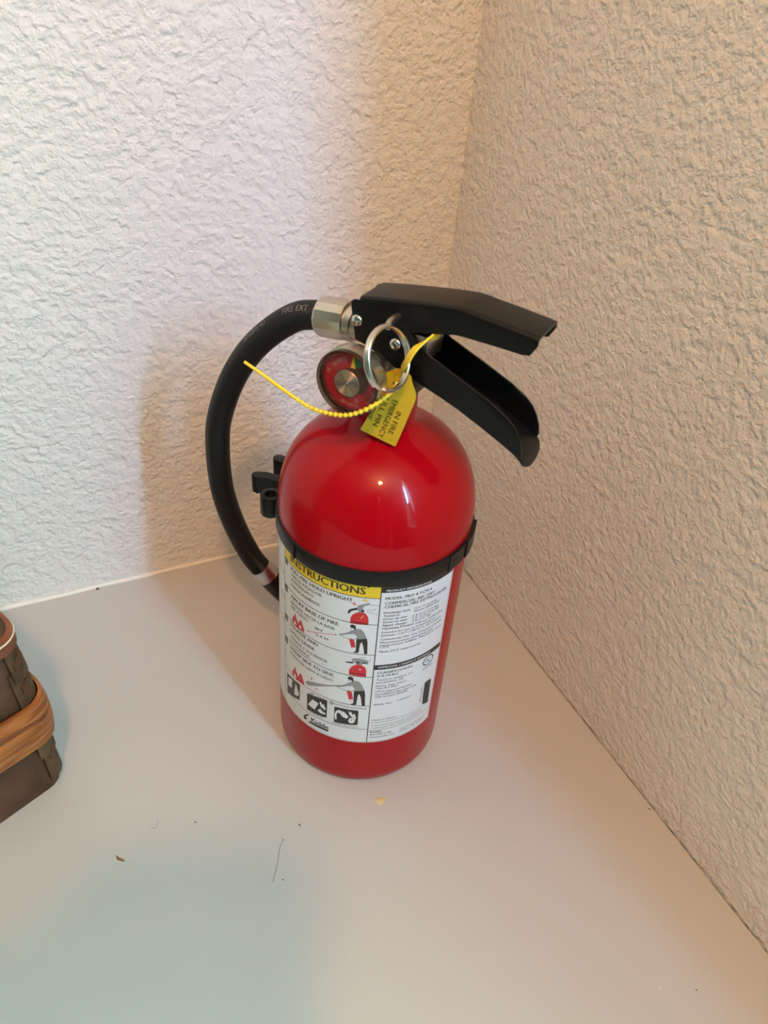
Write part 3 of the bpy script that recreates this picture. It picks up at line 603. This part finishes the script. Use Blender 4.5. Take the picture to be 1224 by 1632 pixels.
def dial_patch(r0, r1, a0, a1, y, n=10):
    bm = bmesh.new(); A = []
    for k in range(n+1):
        t = RA(a0+(a1-a0)*k/n); A.append([bm.verts.new(GO+Vector((r*math.cos(t), yy, r*math.sin(t)))) for r, yy in ((r0, y), (r1, y), (r1, y+0.0002), (r0, y+0.0002))])
    for P, Q in zip(A, A[1:]):
        for i in range(4): bm.faces.new((P[i], Q[i], Q[(i+1) % 4], P[(i+1) % 4]))
    bm.faces.new(A[0][::-1]); bm.faces.new(A[-1]); return bm
obj('green_zone', dial_patch(0.0070, 0.0136, 58, 82, -0.0357), M['green'], g, 30)
bm = bmesh.new()
nd = [(0.0004, 0.0072), (0.0028, 0.0072), (0.0016, 0.0128)]
A = [bm.verts.new(GO+Vector((x, -0.0365, z))) for x, z in nd]; B_ = [bm.verts.new(GO+Vector((x, -0.0359, z))) for x, z in nd]
bm.faces.new(A); bm.faces.new(B_[::-1])
for k in range(3): bm.faces.new((A[k], B_[k], B_[(k+1) % 3], A[(k+1) % 3]))
obj('needle', bm, M['needle'], g, 30)
def dial_text(s, r, a_mid, h, flip=False, tracking=1.05):
    """lettering bent round the dial, seen from -y"""
    bm, wd = text_bm(s, 0.0); k = h*0.80*tracking; big = bmesh.new()
    def f(c):
        x = (c.x-wd/2)*k; y = c.y*h
        if not flip: t = RA(a_mid) - x/r; rr = r+y
        else: t = RA(a_mid) + x/r; rr = r-y
        return GO+Vector((rr*math.cos(t), -0.03560, rr*math.sin(t)))
    merge(big, bm, f); return big
dt = joined([dial_text('RECHARGE', 0.0096, 127, 0.0019), dial_text('195', 0.0108, 170, 0.0020), dial_text('OVERCHARGED', 0.0122, -18, 0.0017), dial_text('DRY CHEMICAL', 0.0127, 272, 0.0017, True)])
bm, wd = text_bm('UL', 0.02); merge(dt, bm, lambda c: GO+Vector((0.0028+c.x*0.0022, -0.03562, -0.0098+c.y*0.0021)))
flat('dial_lettering', dt, mat('dial_pink', (0.62, 0.34, 0.36), 0.5), g)

# ---- hose
hp = [(-0.0240, 0, 0.2912), (-0.0309, 0, 0.2905), (-0.0437, 0, 0.2886), (-0.055, 0, 0.2841), (-0.0708, 0, 0.2713), (-0.0858, 0, 0.2542), (-0.0985, 0, 0.2327), (-0.1084, 0, 0.2065), (-0.1118, 0.0005, 0.1855), (-0.1136, 0.003, 0.1594), (-0.1128, 0.006, 0.1379), (-0.1088, 0.011, 0.1125), (-0.1019, 0.016, 0.0898), (-0.0950, 0.019, 0.0785), (-0.0898, 0.0215, 0.0715)]
hpath = spline(hp, 10)
hose = obj('hose', tube(hpath, 0.0074, 28, uv=True), M['rubber'], EXT, 60); hose['label'] = 'black rubber hose'
# printed line on the hose, reading towards the valve
P_h, T_h, N_h = frames(hpath)
acc = [0]
for a, b in zip(P_h, P_h[1:]): acc.append(acc[-1]+(b-a).length)
def on_hose(d, phi, r):
    i = 0
    while i < len(acc)-2 and acc[i+1] < d: i += 1
    t = (d-acc[i])/(acc[i+1]-acc[i]); p = P_h[i].lerp(P_h[i+1], t); T = T_h[i].lerp(T_h[i+1], t).normalized()
    side = Vector((0, -1, 0)); side = (side-T*side.dot(T)).normalized(); outv = side.cross(T); outv = outv if outv.z > 0 or outv.x < 0 else -outv
    return p+(outv*math.cos(phi)+side*math.sin(phi))*r
big = bmesh.new()
for s, d0, h in (('FIRE EXT', 0.0335, 0.0033), ('2O1/2015 4O', 0.066, 0.0030)):
    bm, wd = text_bm(s, -0.004); k = h*1.15
    merge(big, bm, lambda c: on_hose(d0-c.x*k, 0.75-(c.y-0.5)*h/0.0075, 0.00752))
flat('hose_lettering', big, M['hoseprint'], hose)
# top ferrule with facets, lower crimp band, nozzle
def along(a, b): return Vector(b)-Vector(a)
def spin(prof, org, d, n=32, facets=None):
    d = Vector(d).normalized(); q = Vector((0, 0, 1)).rotation_difference(d); bm = lathe(prof, n)
    for v in bm.verts: v.co = Vector(org)+q @ v.co
    return bm
fd = along((-0.0225, 0, 0.2912), (-0.0390, 0, 0.2893))
obj('hose_ferrule', spin([(0.0070, 0.0), (0.0094, 0.0004), (0.0098, 0.0025), (0.0100, 0.0060)] + [(0.0100, 0.0154), (0.0096, 0.0162), (0.0078, 0.0164)], (-0.0226, 0, 0.2912), fd, 14), M['nickel'], hose, 12)['label'] = 'silver ribbed ferrule'
obj('hose_neck', spin([(0.0060, 0), (0.0082, 0.0002), (0.0082, 0.0040), (0.0060, 0.0042)], (-0.0190, 0, 0.2908), fd, 32), M['nickel'], hose, 35)
cd = (Vector(hp[-1])-Vector(hp[-3])).normalized(); co = Vector(hp[-2])-cd*0.0020
obj('crimp_band', spin([(0.0072, 0), (0.0083, 0.0003), (0.0085, 0.0012), (0.0085, 0.0098), (0.0083, 0.0106), (0.0072, 0.011)], co, cd, 40), M['dull_steel'], hose, 35)['label'] = 'steel crimp band'
nz = [co+cd*0.0105, co+cd*0.020, co+cd*0.032, co+cd*0.044]
obj('nozzle', tube(nz, [0.0079, 0.0076, 0.0068, 0.0058], 28), M['black_plastic'], hose, 40)

# ---- pull pin with its split ring
tv = Vector((0.40, -0.80, 0.443)).normalized(); rt = Vector((0.871, 0.486, 0.074))
rn = (tv*0.63 + rt*0.777).normalized(); ra = (rt - rn*rt.dot(rn)).normalized(); rb = rn.cross(ra)
c1 = Vector((0.0172, -0.0325, 0.2962)); RR = 0.0138
loop = []
for k in range(112):
    t = k/112*4*PI*0.985; f = k/111
    loop.append(c1 - rn*(0.0022*f) + (ra*math.cos(t-1.9)+rb*math.sin(t-1.9))*(RR+0.0003*f))
pin = obj('pull_pin', tube(spline([(0.0092, 0.0135, 0.3066), (0.0092, -0.0125, 0.3066), (0.0094, -0.0165, 0.3071), (0.0098, -0.0215, 0.3070), (0.0106, -0.0242, 0.3062)], 5), 0.0017, 14), M['dull_steel'], EXT, 50)
obj('split_ring', tube(loop, 0.00108, 12), M['steel'], pin, 60)['label'] = 'double-turn steel ring'

# ------------------------------------------------------------------ tamper seal tag (hangs on the ring: a thing of its own)
TAG = empty('tamper_seal_tag', EXT.location, EXT.rotation_euler.z)
tag(TAG, 'yellow plastic pull-pin tag with beaded tail hanging on the steel ring', 'tag')
TB = (Vector((0.0170, -0.0196, 0)) - Vector((-0.0, -0.0247, 0))).normalized()   # across the tag
t0 = Vector((0.0, -0.0247, 0.2502)); tnrm = Vector((TB.y, -TB.x, 0))
outl = [(0.0086, 0.2816), (0.0149, 0.2858), (0.0185, 0.2857), (0.0215, 0.2830), (0.0224, 0.2794), (0.0247, 0.2745), (0.0246, 0.2707), (0.0177, 0.2441), (0.0003, 0.2502), (0.0074, 0.2670), (0.0085, 0.2724)]
outl = round_poly(outl, [0.0008, 0.001, 0.001, 0.001, 0.002, 0.002, 0.002, 0.0008, 0.0008, 0.002, 0.002], 4)
def tp(s, z, d=0.0):                                     # a point of the tag plane given by its s and z
    k = s/TB.x; p = t0 + TB*k; return Vector((p.x, p.y, z)) + tnrm*d
bm = bmesh.new(); A = [bm.verts.new(tp(s, z, 0.0004)) for s, z in outl]; B_ = [bm.verts.new(tp(s, z, -0.0004)) for s, z in outl]
bm.faces.new(A); bm.faces.new(B_[::-1])
for k in range(len(outl)): bm.faces.new((A[k], A[k-1], B_[k-1], B_[k]))
obj('tag_plate', bm, M['tag'], TAG, 35)
hole = [tp(0.0155, 0.2781, 0.0005)+Vector((0, 0, 0))]
bm = bmesh.new(); vs = [bm.verts.new(tp(0.0152+0.0016*math.cos(2*PI*k/16), 0.2782+0.0013*math.sin(2*PI*k/16), 0.00046)) for k in range(16)]; bm.faces.new(vs)
obj('tail_hole', bm, M['speck'], TAG, None)
bm = tube([tp(0.0166+0.0019*math.cos(2*PI*k/24), 0.2826+0.0019*math.sin(2*PI*k/24), 0.0004) for k in range(24)], 0.00022, 6, True); obj('moulded_ring', bm, M['tag'], TAG, 60)
def ribbon(path, wds, th, nrm, m, name):
    P, T, _ = frames(path); bm = bmesh.new(); rings = []
    for p, t, wd in zip(P, T, wds):
        nv = Vector(nrm); nv = (nv-t*nv.dot(t)).normalized(); b = t.cross(nv)
        rings.append([bm.verts.new(p+b*x*wd/2+nv*y*th/2) for x, y in ((-1, -1), (1, -1), (1, 1), (-1, 1))])
    for A, B in zip(rings, rings[1:]):
        for i in range(4): bm.faces.new((A[i], A[(i+1) % 4], B[(i+1) % 4], B[i]))
    bm.faces.new(rings[0][::-1]); bm.faces.new(rings[-1]); return obj(name, bm, m, TAG, 40)
sp = spline([tp(0.0178, 0.2830), (0.0187, -0.0222, 0.2877), (0.0217, -0.0250, 0.2931), (0.0240, -0.0235, 0.2990), (0.0258, -0.0190, 0.3014), (0.0269, -0.0120, 0.3018), (0.0268, -0.0040, 0.2997)], 6)
ribbon(sp, [0.0060, 0.0052, 0.0045, 0.0040, 0.0037] + [0.0034]*(len(sp)-5), 0.0009, (-0.55, -0.75, 0.3), M['tail'], 'tag_strap')
tl = spline([(0.0156, -0.0205, 0.2783), (0.0166, -0.0265, 0.2775), (0.0166, -0.034, 0.2771), (0.0142, -0.041, 0.2753), (0.0087, -0.0435, 0.2714), (0.0022, -0.0445, 0.2683), (-0.0071, -0.0445, 0.2663), (-0.0178, -0.044, 0.266), (-0.0326, -0.043, 0.2695), (-0.0441, -0.042, 0.2726), (-0.0558, -0.041, 0.2755)], 40)
acc2 = [0]
for a, b in zip(tl, tl[1:]): acc2.append(acc2[-1]+(b-a).length)
tot = acc2[-1]; rads = []
for d in acc2:
    f = d/tot; amp = 0.00026 if f < 0.62 else (0.00026*(1-(f-0.62)/0.2) if f < 0.8 else 0.00002); amp = max(amp, 0.00003)
    rads.append((0.00092 if f < 0.7 else 0.00092-0.00016*(f-0.7)/0.3) + amp*math.cos(2*PI*d/0.0027))
obj('beaded_tail', tube(tl, rads, 10), M['tail'], TAG, 60)['label'] = 'bright yellow beaded tail'
big = bmesh.new()
dn = Vector((0.0177-0.0246, 0.2441-0.2707)); 
e_dn = (tp(0.0177, 0.2441)-tp(0.0246, 0.2707)).normalized(); e_lt = (tp(0.0003, 0.2502)-tp(0.0177, 0.2441)).normalized(); e_lt = (e_lt - e_dn*e_lt.dot(e_dn)).normalized()
corner = tp(0.0246, 0.2707, 0.00046)
for s, off, st, ln in (('IN FIRE', 0.0062, 0.0085, 0.0135), ('EMERGENCY', 0.0100, 0.0035, 0.0225), ('PULL PIN', 0.0143, 0.0020, 0.0190), ('REMOVE', 0.0184, 0.0030, 0.0160)):
    bm, wd = text_bm(s, 0.03); k = ln/wd
    merge(big, bm, lambda c: corner + e_lt*(off - c.y*0.0028) + e_dn*(st + c.x*k))
flat('tag_lettering', big, M['tagprint'], TAG)

# ------------------------------------------------------------------ basket
BK = empty('bark_basket', (-0.3415, -0.1700, 0), math.atan2(-0.41, -0.91))
tag(BK, 'dark brown birch bark basket with an orange wooden hoop', 'basket')
# local: x runs along the near face away from the seen corner, -y is the depth of the box (world: back)
BL, BW, BH = 0.21, 0.135, 0.133
def bsec(z, off=0.0, r=0.012, seg=6):
    """outline of the box at height z as a closed list, starting on the near face at the seen corner"""
    f = z/BH; ins = 0.0035*f*f + 0.0005*math.sin(f*PI); a = ins-off; x0, x1, y0, y1 = a, BL-a, -(BW-a), -a; r = r+off*0.6; out = []
    for cx, cy, s in ((x0+r, y1-r, 180), (x0+r, y0+r, 270-0), (x1-r, y0+r, 0), (x1-r, y1-r, 90)):
        pass
    cs = [(x0+r, y1-r, 90, 180), (x0+r, y0+r, 180, 270), (x1-r, y0+r, 270, 360), (x1-r, y1-r, 0, 90)]
    for cx, cy, b0, b1 in cs:
        for k in range(seg+1):
            t = RA(b0+(b1-b0)*k/seg); out.append((cx+r*math.cos(t), cy+r*math.sin(t)))
    return out
def bring(bm, z, off, r=0.012): return [bm.verts.new((x, y, z)) for x, y in bsec(z, off, r)]
def bwall(z0, z1, o_out, o_in, nz=8, bulge=0.0):
    bm = bmesh.new(); R_ = []
    for k in range(nz+1):
        z = z0+(z1-z0)*k/nz; R_.append(bring(bm, z, o_out+bulge*math.sin(PI*k/nz)))
    for k in range(nz, -1, -1):
        z = z0+(z1-z0)*k/nz; R_.append(bring(bm, z, o_in+bulge*math.sin(PI*k/nz)))
    n = len(R_[0]); m = len(R_)
    for i in range(m):
        A, B = R_[i], R_[(i+1) % m]
        for k in range(n): bm.faces.new((A[k], A[(k+1) % n], B[(k+1) % n], B[k]))
    return bm
obj('bark_wall', bwall(0.0, BH-0.002, 0.0, -0.003, 10), M['bark'], BK, 50)
bm = bmesh.new(); v = bring(bm, 0.003, -0.001); bm.faces.new(v); obj('bottom', bm, M['bark'], BK, None)
obj('rim_band', bwall(BH-0.0105, BH-0.001, 0.0030, -0.0045, 3), M['rimwood'], BK, 50)['label'] = 'reddish wooden rim band'
bm = tube([(x, y, BH-0.0030) for x, y in bsec(BH-0.0015, 0.0032)], 0.0006, 8, True); obj('rim_thread', bm, M['thread'], BK, 60)['label'] = 'pale binding thread'
hoop = obj('wooden_hoop', bwall(0.047, 0.081, 0.0056, 0.0038, 6, 0.0014), M['hoop'], BK, 50); hoop['label'] = 'orange split-wood hoop'
bm = bmesh.new(); R_ = [bring(bm, z, o) for z, o in ((BH-0.003, 0.0002), (BH+0.0015, 0.0002), (BH+0.0045, -0.0012), (BH+0.0062, -0.0040), (BH+0.0070, -0.0090))]
for A, B in zip(R_, R_[1:]):
    for k in range(len(A)): bm.faces.new((A[k], A[(k+1) % len(A)], B[(k+1) % len(B)], B[k]))
bm.faces.new(R_[0][::-1]); bm.faces.new(R_[-1]); obj('lid', bm, M['bark_edge'], BK, 50)
# stitched bark pieces round the visible corner, overlapping like scales
def corner_piece(z0, z1, a0, a1, lift0, lift1, skew):
    bm = bmesh.new(); n = 7; m = 4; G1, G2 = [], []
    for i in range(m+1):
        fz = i/m; row1, row2 = [], []
        for k in range(n+1):
            fa = k/n; z = z0+(z1-z0)*fz + skew*(fa-0.5); a = a0+(a1-a0)*fa
            f = min(max(z/BH, 0), 1); ins = 0.0035*f*f; r = 0.0125; cx, cy = ins+r, -ins-r
            l = lift0+(lift1-lift0)*fz
            def pos(L_):
                if a < 90: return (cx+(90-a)/90*0.02, cy+r+L_, z)                # runs on along the near face
                if a > 180: return (cx-r-L_, cy-(a-180)/90*0.02, z)              # and along the side
                return (cx+(r+L_)*math.cos(RA(a)), cy+(r+L_)*math.sin(RA(a)), z)
            row1.append(bm.verts.new(pos(l))); row2.append(bm.verts.new(pos(l-0.0010)))
        G1.append(row1); G2.append(row2)
    for i in range(m):
        for k in range(n):
            bm.faces.new((G1[i][k], G1[i][k+1], G1[i+1][k+1], G1[i+1][k])); bm.faces.new((G2[i][k+1], G2[i][k], G2[i+1][k], G2[i+1][k+1]))
    for i in range(m):
        bm.faces.new((G1[i][0], G1[i+1][0], G2[i+1][0], G2[i][0])); bm.faces.new((G1[i+1][n], G1[i][n], G2[i][n], G2[i+1][n]))
    for k in range(n):
        bm.faces.new((G1[0][k+1], G1[0][k], G2[0][k], G2[0][k+1])); bm.faces.new((G1[m][k], G1[m][k+1], G2[m][k+1], G2[m][k]))
    return bm
zc = 0.006; k = 0
while zc < BH-0.016:
    h = (0.024, 0.019, 0.027, 0.021)[k % 4]
    obj('bark_strip', corner_piece(zc, min(zc+h+0.006, BH-0.004), 100-(k % 2)*8, 225, 0.0030, 0.0014, -0.006), M['bark_edge'], BK, 50); zc += h; k += 1
for z, a in ((0.030, 112), (0.092, 108), (0.110, 110)):     # lashings through the corner
    obj('lashing', corner_piece(z, z+0.0045, a, a+34, 0.0036, 0.0032, 0.004), M['bark'], BK, 50)

# ------------------------------------------------------------------ crumbs on the worktop
def sliver(name, p, ln, ang, wd, m, label, cat, ht=0.0006, group=None):
    bm = bmesh.new(); A = []
    for k in range(7):
        t = k/6-0.5; ww = wd*(0.25+0.75*math.cos(t*PI)**0.7 if abs(t) < 0.49 else 0.2); jig = 0.08*ln*math.sin(5*t+ln*900)
        A.append([bm.verts.new((t*ln, jig+y*ww/2, z)) for y, z in ((-1, 0), (1, 0), (0.5, ht), (-0.5, ht*0.9))])
    for P, Q in zip(A, A[1:]):
        for i in range(4): bm.faces.new((P[i], Q[i], Q[(i+1) % 4], P[(i+1) % 4]))
    bm.faces.new(A[0][::-1]); bm.faces.new(A[-1])
    o = obj(name, bm, m, None, 40); o.location = (p[0], p[1], 0.0); o.rotation_euler = (0, 0, ang); return tag(o, label, cat, group)
sliver('wood_splinter', (-0.3211, -0.2380), 0.0064, -1.071, 0.0018, M['splinter'], 'tiny brown wood splinter on the worktop in front of the basket', 'splinter', 0.0009)
sliver('dark_crumb', (-0.2171, -0.2587), 0.0019, -1.33, 0.0008, M['speck'], 'tiny dark crumb on the worktop, nearest the extinguisher base', 'crumb', 0.0005)
sliver('dark_crumb', (-0.2753, -0.2322), 0.0012, -1.32, 0.0007, M['speck'], 'tiny dark crumb on the worktop between splinter and extinguisher', 'crumb', 0.0004)
sliver('dark_crumb', (-0.2379, -0.2870), 0.0012, -1.17, 0.0007, M['speck'], 'tiny dark crumb beside the lower end of the thin fibre', 'crumb', 0.0004)
sliver('dark_crumb', (-0.0034, -0.3365), 0.0014, -1.4, 0.0009, M['speck'], 'tiny dark crumb against the foot of the right wall', 'crumb', 0.0004)
sliver('dark_crumb', (-0.2958, -0.0032), 0.0022, 0.1, 0.0010, M['speck'], 'tiny dark crumb on the caulk seam below the left wall', 'crumb', 0.0016)
sliver('white_grit', (-0.0713, -0.4236), 0.0010, 0.4, 0.0010, M['glint'], 'tiny white grain on the bare worktop near the right wall', 'grit', 0.0006)
sliver('dark_crumb', (-0.0527, -0.4323), 0.0009, -1.3, 0.0007, M['speck'], 'tiny dark crumb beside the white grain near the right wall', 'crumb', 0.0004)
hb = spline([(-0.2293, -0.2640, 0.0004), (-0.2335, -0.2685, 0.0003), (-0.2368, -0.2752, 0.0003), (-0.2403, -0.2810, 0.0003), (-0.2438, -0.2862, 0.0003)], 6)
tag(obj('fibre', tube(hb, [0.0005] + [0.00010]*(len(hb)-1), 6), M['hair'], None, 60), 'thin dark straight fibre lying on the worktop in the shadow', 'fibre')
hb = spline([(-0.3005, -0.2255, 0.0003), (-0.2985, -0.2268, 0.0003), (-0.2965, -0.2250, 0.0003), (-0.2955, -0.2225, 0.0003)], 6)
tag(obj('fibre', tube(hb, 0.0001, 6), M['hair'], None, 60), 'short faint curled fibre lying on the worktop behind the splinter', 'fibre')
bm = bmesh.new(); vs, vt = [], []
for k in range(22):
    a = 2*PI*k/22; r = 0.0028*(1+0.25*math.sin(3*a+1)+0.15*math.sin(5*a)); vs.append(bm.verts.new((-0.164+r*math.cos(a)*1.2, -0.263+r*math.sin(a), 0.0))); vt.append(bm.verts.new((-0.164+r*0.9*math.cos(a)*1.2, -0.263+r*0.9*math.sin(a), 0.00018)))
bm.faces.new(vt); bm.faces.new(vs[::-1])
for k in range(22): bm.faces.new((vs[k], vs[(k+1) % 22], vt[(k+1) % 22], vt[k]))
tag(obj('dried_drip', bm, M['stain'], None, 50), 'small faint tan dried drip in front of the extinguisher base', 'stain')


# ------------------------------------------------------------------ the person taking the picture (outside the frame, seen only in the red dome and as a shadow)
def skin_mesh(name, verts, edges, rads, m, parent, sub=2):
    me = bpy.data.meshes.new(name); me.from_pydata(verts, edges, []); o = bpy.data.objects.new(name, me); COL.objects.link(o)
    md = o.modifiers.new('skin', 'SKIN'); md.use_smooth_shade = True
    for i, r in enumerate(rads): me.skin_vertices[0].data[i].radius = (r if hasattr(r, '__len__') else (r, r))
    me.skin_vertices[0].data[0].use_root = True
    s = o.modifiers.new('sub', 'SUBSURF'); s.levels = sub; s.render_levels = sub
    dg = bpy.context.evaluated_depsgraph_get(); me2 = bpy.data.meshes.new_from_object(o.evaluated_get(dg)); bpy.data.objects.remove(o); bpy.data.meshes.remove(me)
    me2.materials.clear(); me2.materials.append(m); me2.name = name
    for p in me2.polygons: p.use_smooth = True
    o2 = bpy.data.objects.new(name, me2); COL.objects.link(o2); o2.parent = parent; return o2
HX, HY = Vector((0.878, -0.478, 0)), Vector((0.478, 0.878, 0))
FOOT = Vector((-0.545, -0.935, FL))
def bp(x, y, z): return HX*x + HY*y + Vector((0, 0, z))            # body frame: right, forward, height above the floor
def to_body(p): d = Vector(p)-FOOT; return d
PER = empty('person', FOOT); tag(PER, 'person in dark shirt and jeans holding up a phone', 'person')
CU = -CD                                                            # camera up
def ph(x, y, z): return to_body(CAM + CR*x + CU*y - CF*z)           # phone frame: right, up, towards the person
wrist_l = ph(-0.150, -0.060, 0.030)
V = [bp(0, 0, 0.93), bp(0, -0.01, 1.08), bp(0, -0.01, 1.24), bp(0, 0.0, 1.38), bp(0, 0.02, 1.46), bp(0, 0.05, 1.52), bp(0, 0.07, 1.60), bp(0, 0.06, 1.68),
     bp(-0.10, 0, 1.39), bp(-0.18, 0, 1.37), bp(-0.33, 0.22, 1.19), wrist_l*0.5 + bp(-0.33, 0.22, 1.19)*0.5, wrist_l,
     bp(0.10, 0, 1.39), bp(0.18, 0, 1.37), bp(0.23, -0.03, 1.11), bp(0.245, 0.02, 0.98), bp(0.25, 0.07, 0.87),
     bp(-0.09, 0, 0.86), bp(-0.10, 0.02, 0.48), bp(-0.11, -0.02, 0.09), bp(-0.115, 0.13, 0.035),
     bp(0.09, 0, 0.86), bp(0.10, 0.02, 0.48), bp(0.11, -0.02, 0.09), bp(0.115, 0.13, 0.035)]
E_ = [(0, 1), (1, 2), (2, 3), (3, 4), (4, 5), (5, 6), (6, 7), (3, 8), (8, 9), (9, 10), (10, 11), (11, 12), (3, 13), (13, 14), (14, 15), (15, 16), (16, 17), (0, 18), (18, 19), (19, 20), (20, 21), (0, 22), (22, 23), (23, 24), (24, 25)]
Rr = [(0.14, 0.10), (0.13, 0.095), (0.145, 0.10), (0.11, 0.085), 0.052, 0.062, 0.088, 0.07, 0.07, 0.058, 0.044, 0.038, 0.026, 0.07, 0.058, 0.044, 0.036, 0.026, 0.09, 0.058, 0.042, 0.035, 0.09, 0.058, 0.042, 0.035]
body = skin_mesh('body', V, E_, Rr, M['shirt'], PER)
body.data.materials.append(M['jeans']); body.data.materials.append(M['skin']); body.data.materials.append(M['hairs'])
for p in body.data.polygons:
    c = p.center; fwd = c.dot(HY); r_ = (c-wrist_l).length
    p.material_index = 1 if c.z < 0.96 and abs(c.dot(HX)) < 0.20 else 0
    if c.z > 1.47: p.material_index = 2 if (fwd > 0.06 and c.z < 1.66) else (3 if c.z > 1.56 else 2)
    if r_ < 0.10 or (c.z < 0.98 and c.dot(HX) > 0.20): p.material_index = 2
def fingers(name, palm, knuckles, chains, rp_):
    vs, es, rs = [palm[0], palm[1]], [(0, 1)], list(rp_)
    for ch in chains:
        prev = 1
        for q, r in ch: vs.append(q); es.append((prev, len(vs)-1)); rs.append(r); prev = len(vs)-1
    return skin_mesh(name, vs, es, rs, M['skin'], PER)
pal = ph(-0.088, -0.040, 0.024)
ch = []
for k, (yy, ln) in enumerate(((-0.006, 0.9), (-0.025, 1.0), (-0.044, 0.95), (-0.062, 0.8))):   # four fingers behind the phone, curling round its far edge
    ch.append([(ph(-0.074, yy, 0.006), 0.0095), (ph(-0.060+0.004*ln, yy+0.004, -0.0075), 0.0085), (ph(-0.048+0.010*ln, yy+0.006, -0.0085), 0.0075)])
ch.append([(ph(-0.080, -0.062, 0.027), 0.0105), (ph(-0.060, -0.072, 0.024), 0.0095), (ph(-0.042, -0.070, 0.023), 0.008)])   # thumb across the screen edge
fingers('hand', (wrist_l, pal), None, ch, (0.024, (0.030, 0.018)))
rw = bp(0.25, 0.07, 0.87); rp2 = bp(0.25, 0.09, 0.79); ch = []
for k, (dx, dz) in enumerate(((0.03, 0.085), (0.011, 0.095), (-0.008, 0.09), (-0.025, 0.07))):
    ch.append([(bp(0.25+dx*0.3, 0.09+dx, 0.755), 0.0095), (bp(0.247+dx*0.3, 0.10+dx, 0.755-dz*0.5), 0.0085), (bp(0.235+dx*0.3, 0.098+dx, 0.755-dz), 0.0075)])
ch.append([(bp(0.235, 0.125, 0.80), 0.0105), (bp(0.225, 0.140, 0.765), 0.0095), (bp(0.222, 0.142, 0.74), 0.008)])
fingers('hand', (rw, rp2), None, ch, (0.024, (0.030, 0.018)))
# face
hc = bp(0, 0.07, 1.60)
for sx_ in (-1, 1):
    for nm, rad, fwd, m in (('eye', 0.0105, 0.1405, M['glint']), ('iris', 0.0050, 0.1485, M['speck'])):
        bm = bmesh.new(); bmesh.ops.create_uvsphere(bm, u_segments=16, v_segments=10, radius=rad)
        for v in bm.verts: v.co = Vector((v.co.x, v.co.y, v.co.z*0.6)) + bp(sx_*0.031, fwd, 1.602)
        obj(nm, bm, m, PER, 60)
    bm = bmesh.new(); bmesh.ops.create_uvsphere(bm, u_segments=12, v_segments=8, radius=0.03)
    for v in bm.verts: v.co = HX*(v.co.x*0.35) + HY*(v.co.y*0.6) + Vector((0, 0, v.co.z)) + bp(sx_*0.086, 0.06, 1.595)
    obj('ear', bm, M['skin'], PER, 60)
bm = bmesh.new(); bmesh.ops.create_uvsphere(bm, u_segments=32, v_segments=20, radius=1.0)       # short brown hair
bmesh.ops.delete(bm, geom=[v for v in bm.verts if v.co.z < -0.62*(0.5-0.9*v.co.y) - 0.15 + (0.55 if v.co.y > 0.45 else 0)], context='VERTS')
for v in bm.verts: v.co = HX*(v.co.x*0.099) + HY*(v.co.y*0.112) + Vector((0, 0, v.co.z*0.185)) + bp(0, 0.055, 1.630)
obj('hair', bm, M['hairs'], PER, 60)
bm = tube([bp(0, 0.150, 1.615), bp(0, 0.160, 1.590), bp(0, 0.172, 1.568), bp(0, 0.158, 1.560)], [0.007, 0.010, 0.013, 0.009], 12); obj('nose', bm, M['skin'], PER, 60)
bm = tube([bp(-0.024, 0.135, 1.532), bp(0, 0.147, 1.530), bp(0.024, 0.135, 1.532)], [0.003, 0.007, 0.003], 10); obj('mouth', bm, M['rimwood'], PER, 60)
# the phone held in the left hand, its lens at the point of view
PH = empty('phone', CAM); tag(PH, 'dark slim phone held upright by the person', 'phone')
PH.matrix_world = cam.matrix_world.copy()
def rbox(x0, x1, y0, y1, z0, z1, r):
    ol = round_poly([(x0, y0), (x1, y0), (x1, y1), (x0, y1)], r, 6); return upright(ol, z0, z1, 0.0012)
obj('phone_body', rbox(-0.060, 0.0115, -0.135, 0.012, 0.0060, 0.0138, 0.012), M['black_plastic'], PH, 40)
obj('screen', rbox(-0.058, 0.0095, -0.133, 0.010, 0.0137, 0.0141, 0.010), M['black_paint'], PH, 40)
bm = lathe([(0.0045, 0.0062), (0.0070, 0.0060), (0.0070, 0.0045), (0.0060, 0.0040), (0.0055, 0.0055), (0.0045, 0.0062)], 32); obj('lens_ring', bm, M['steel'], PH, 40)
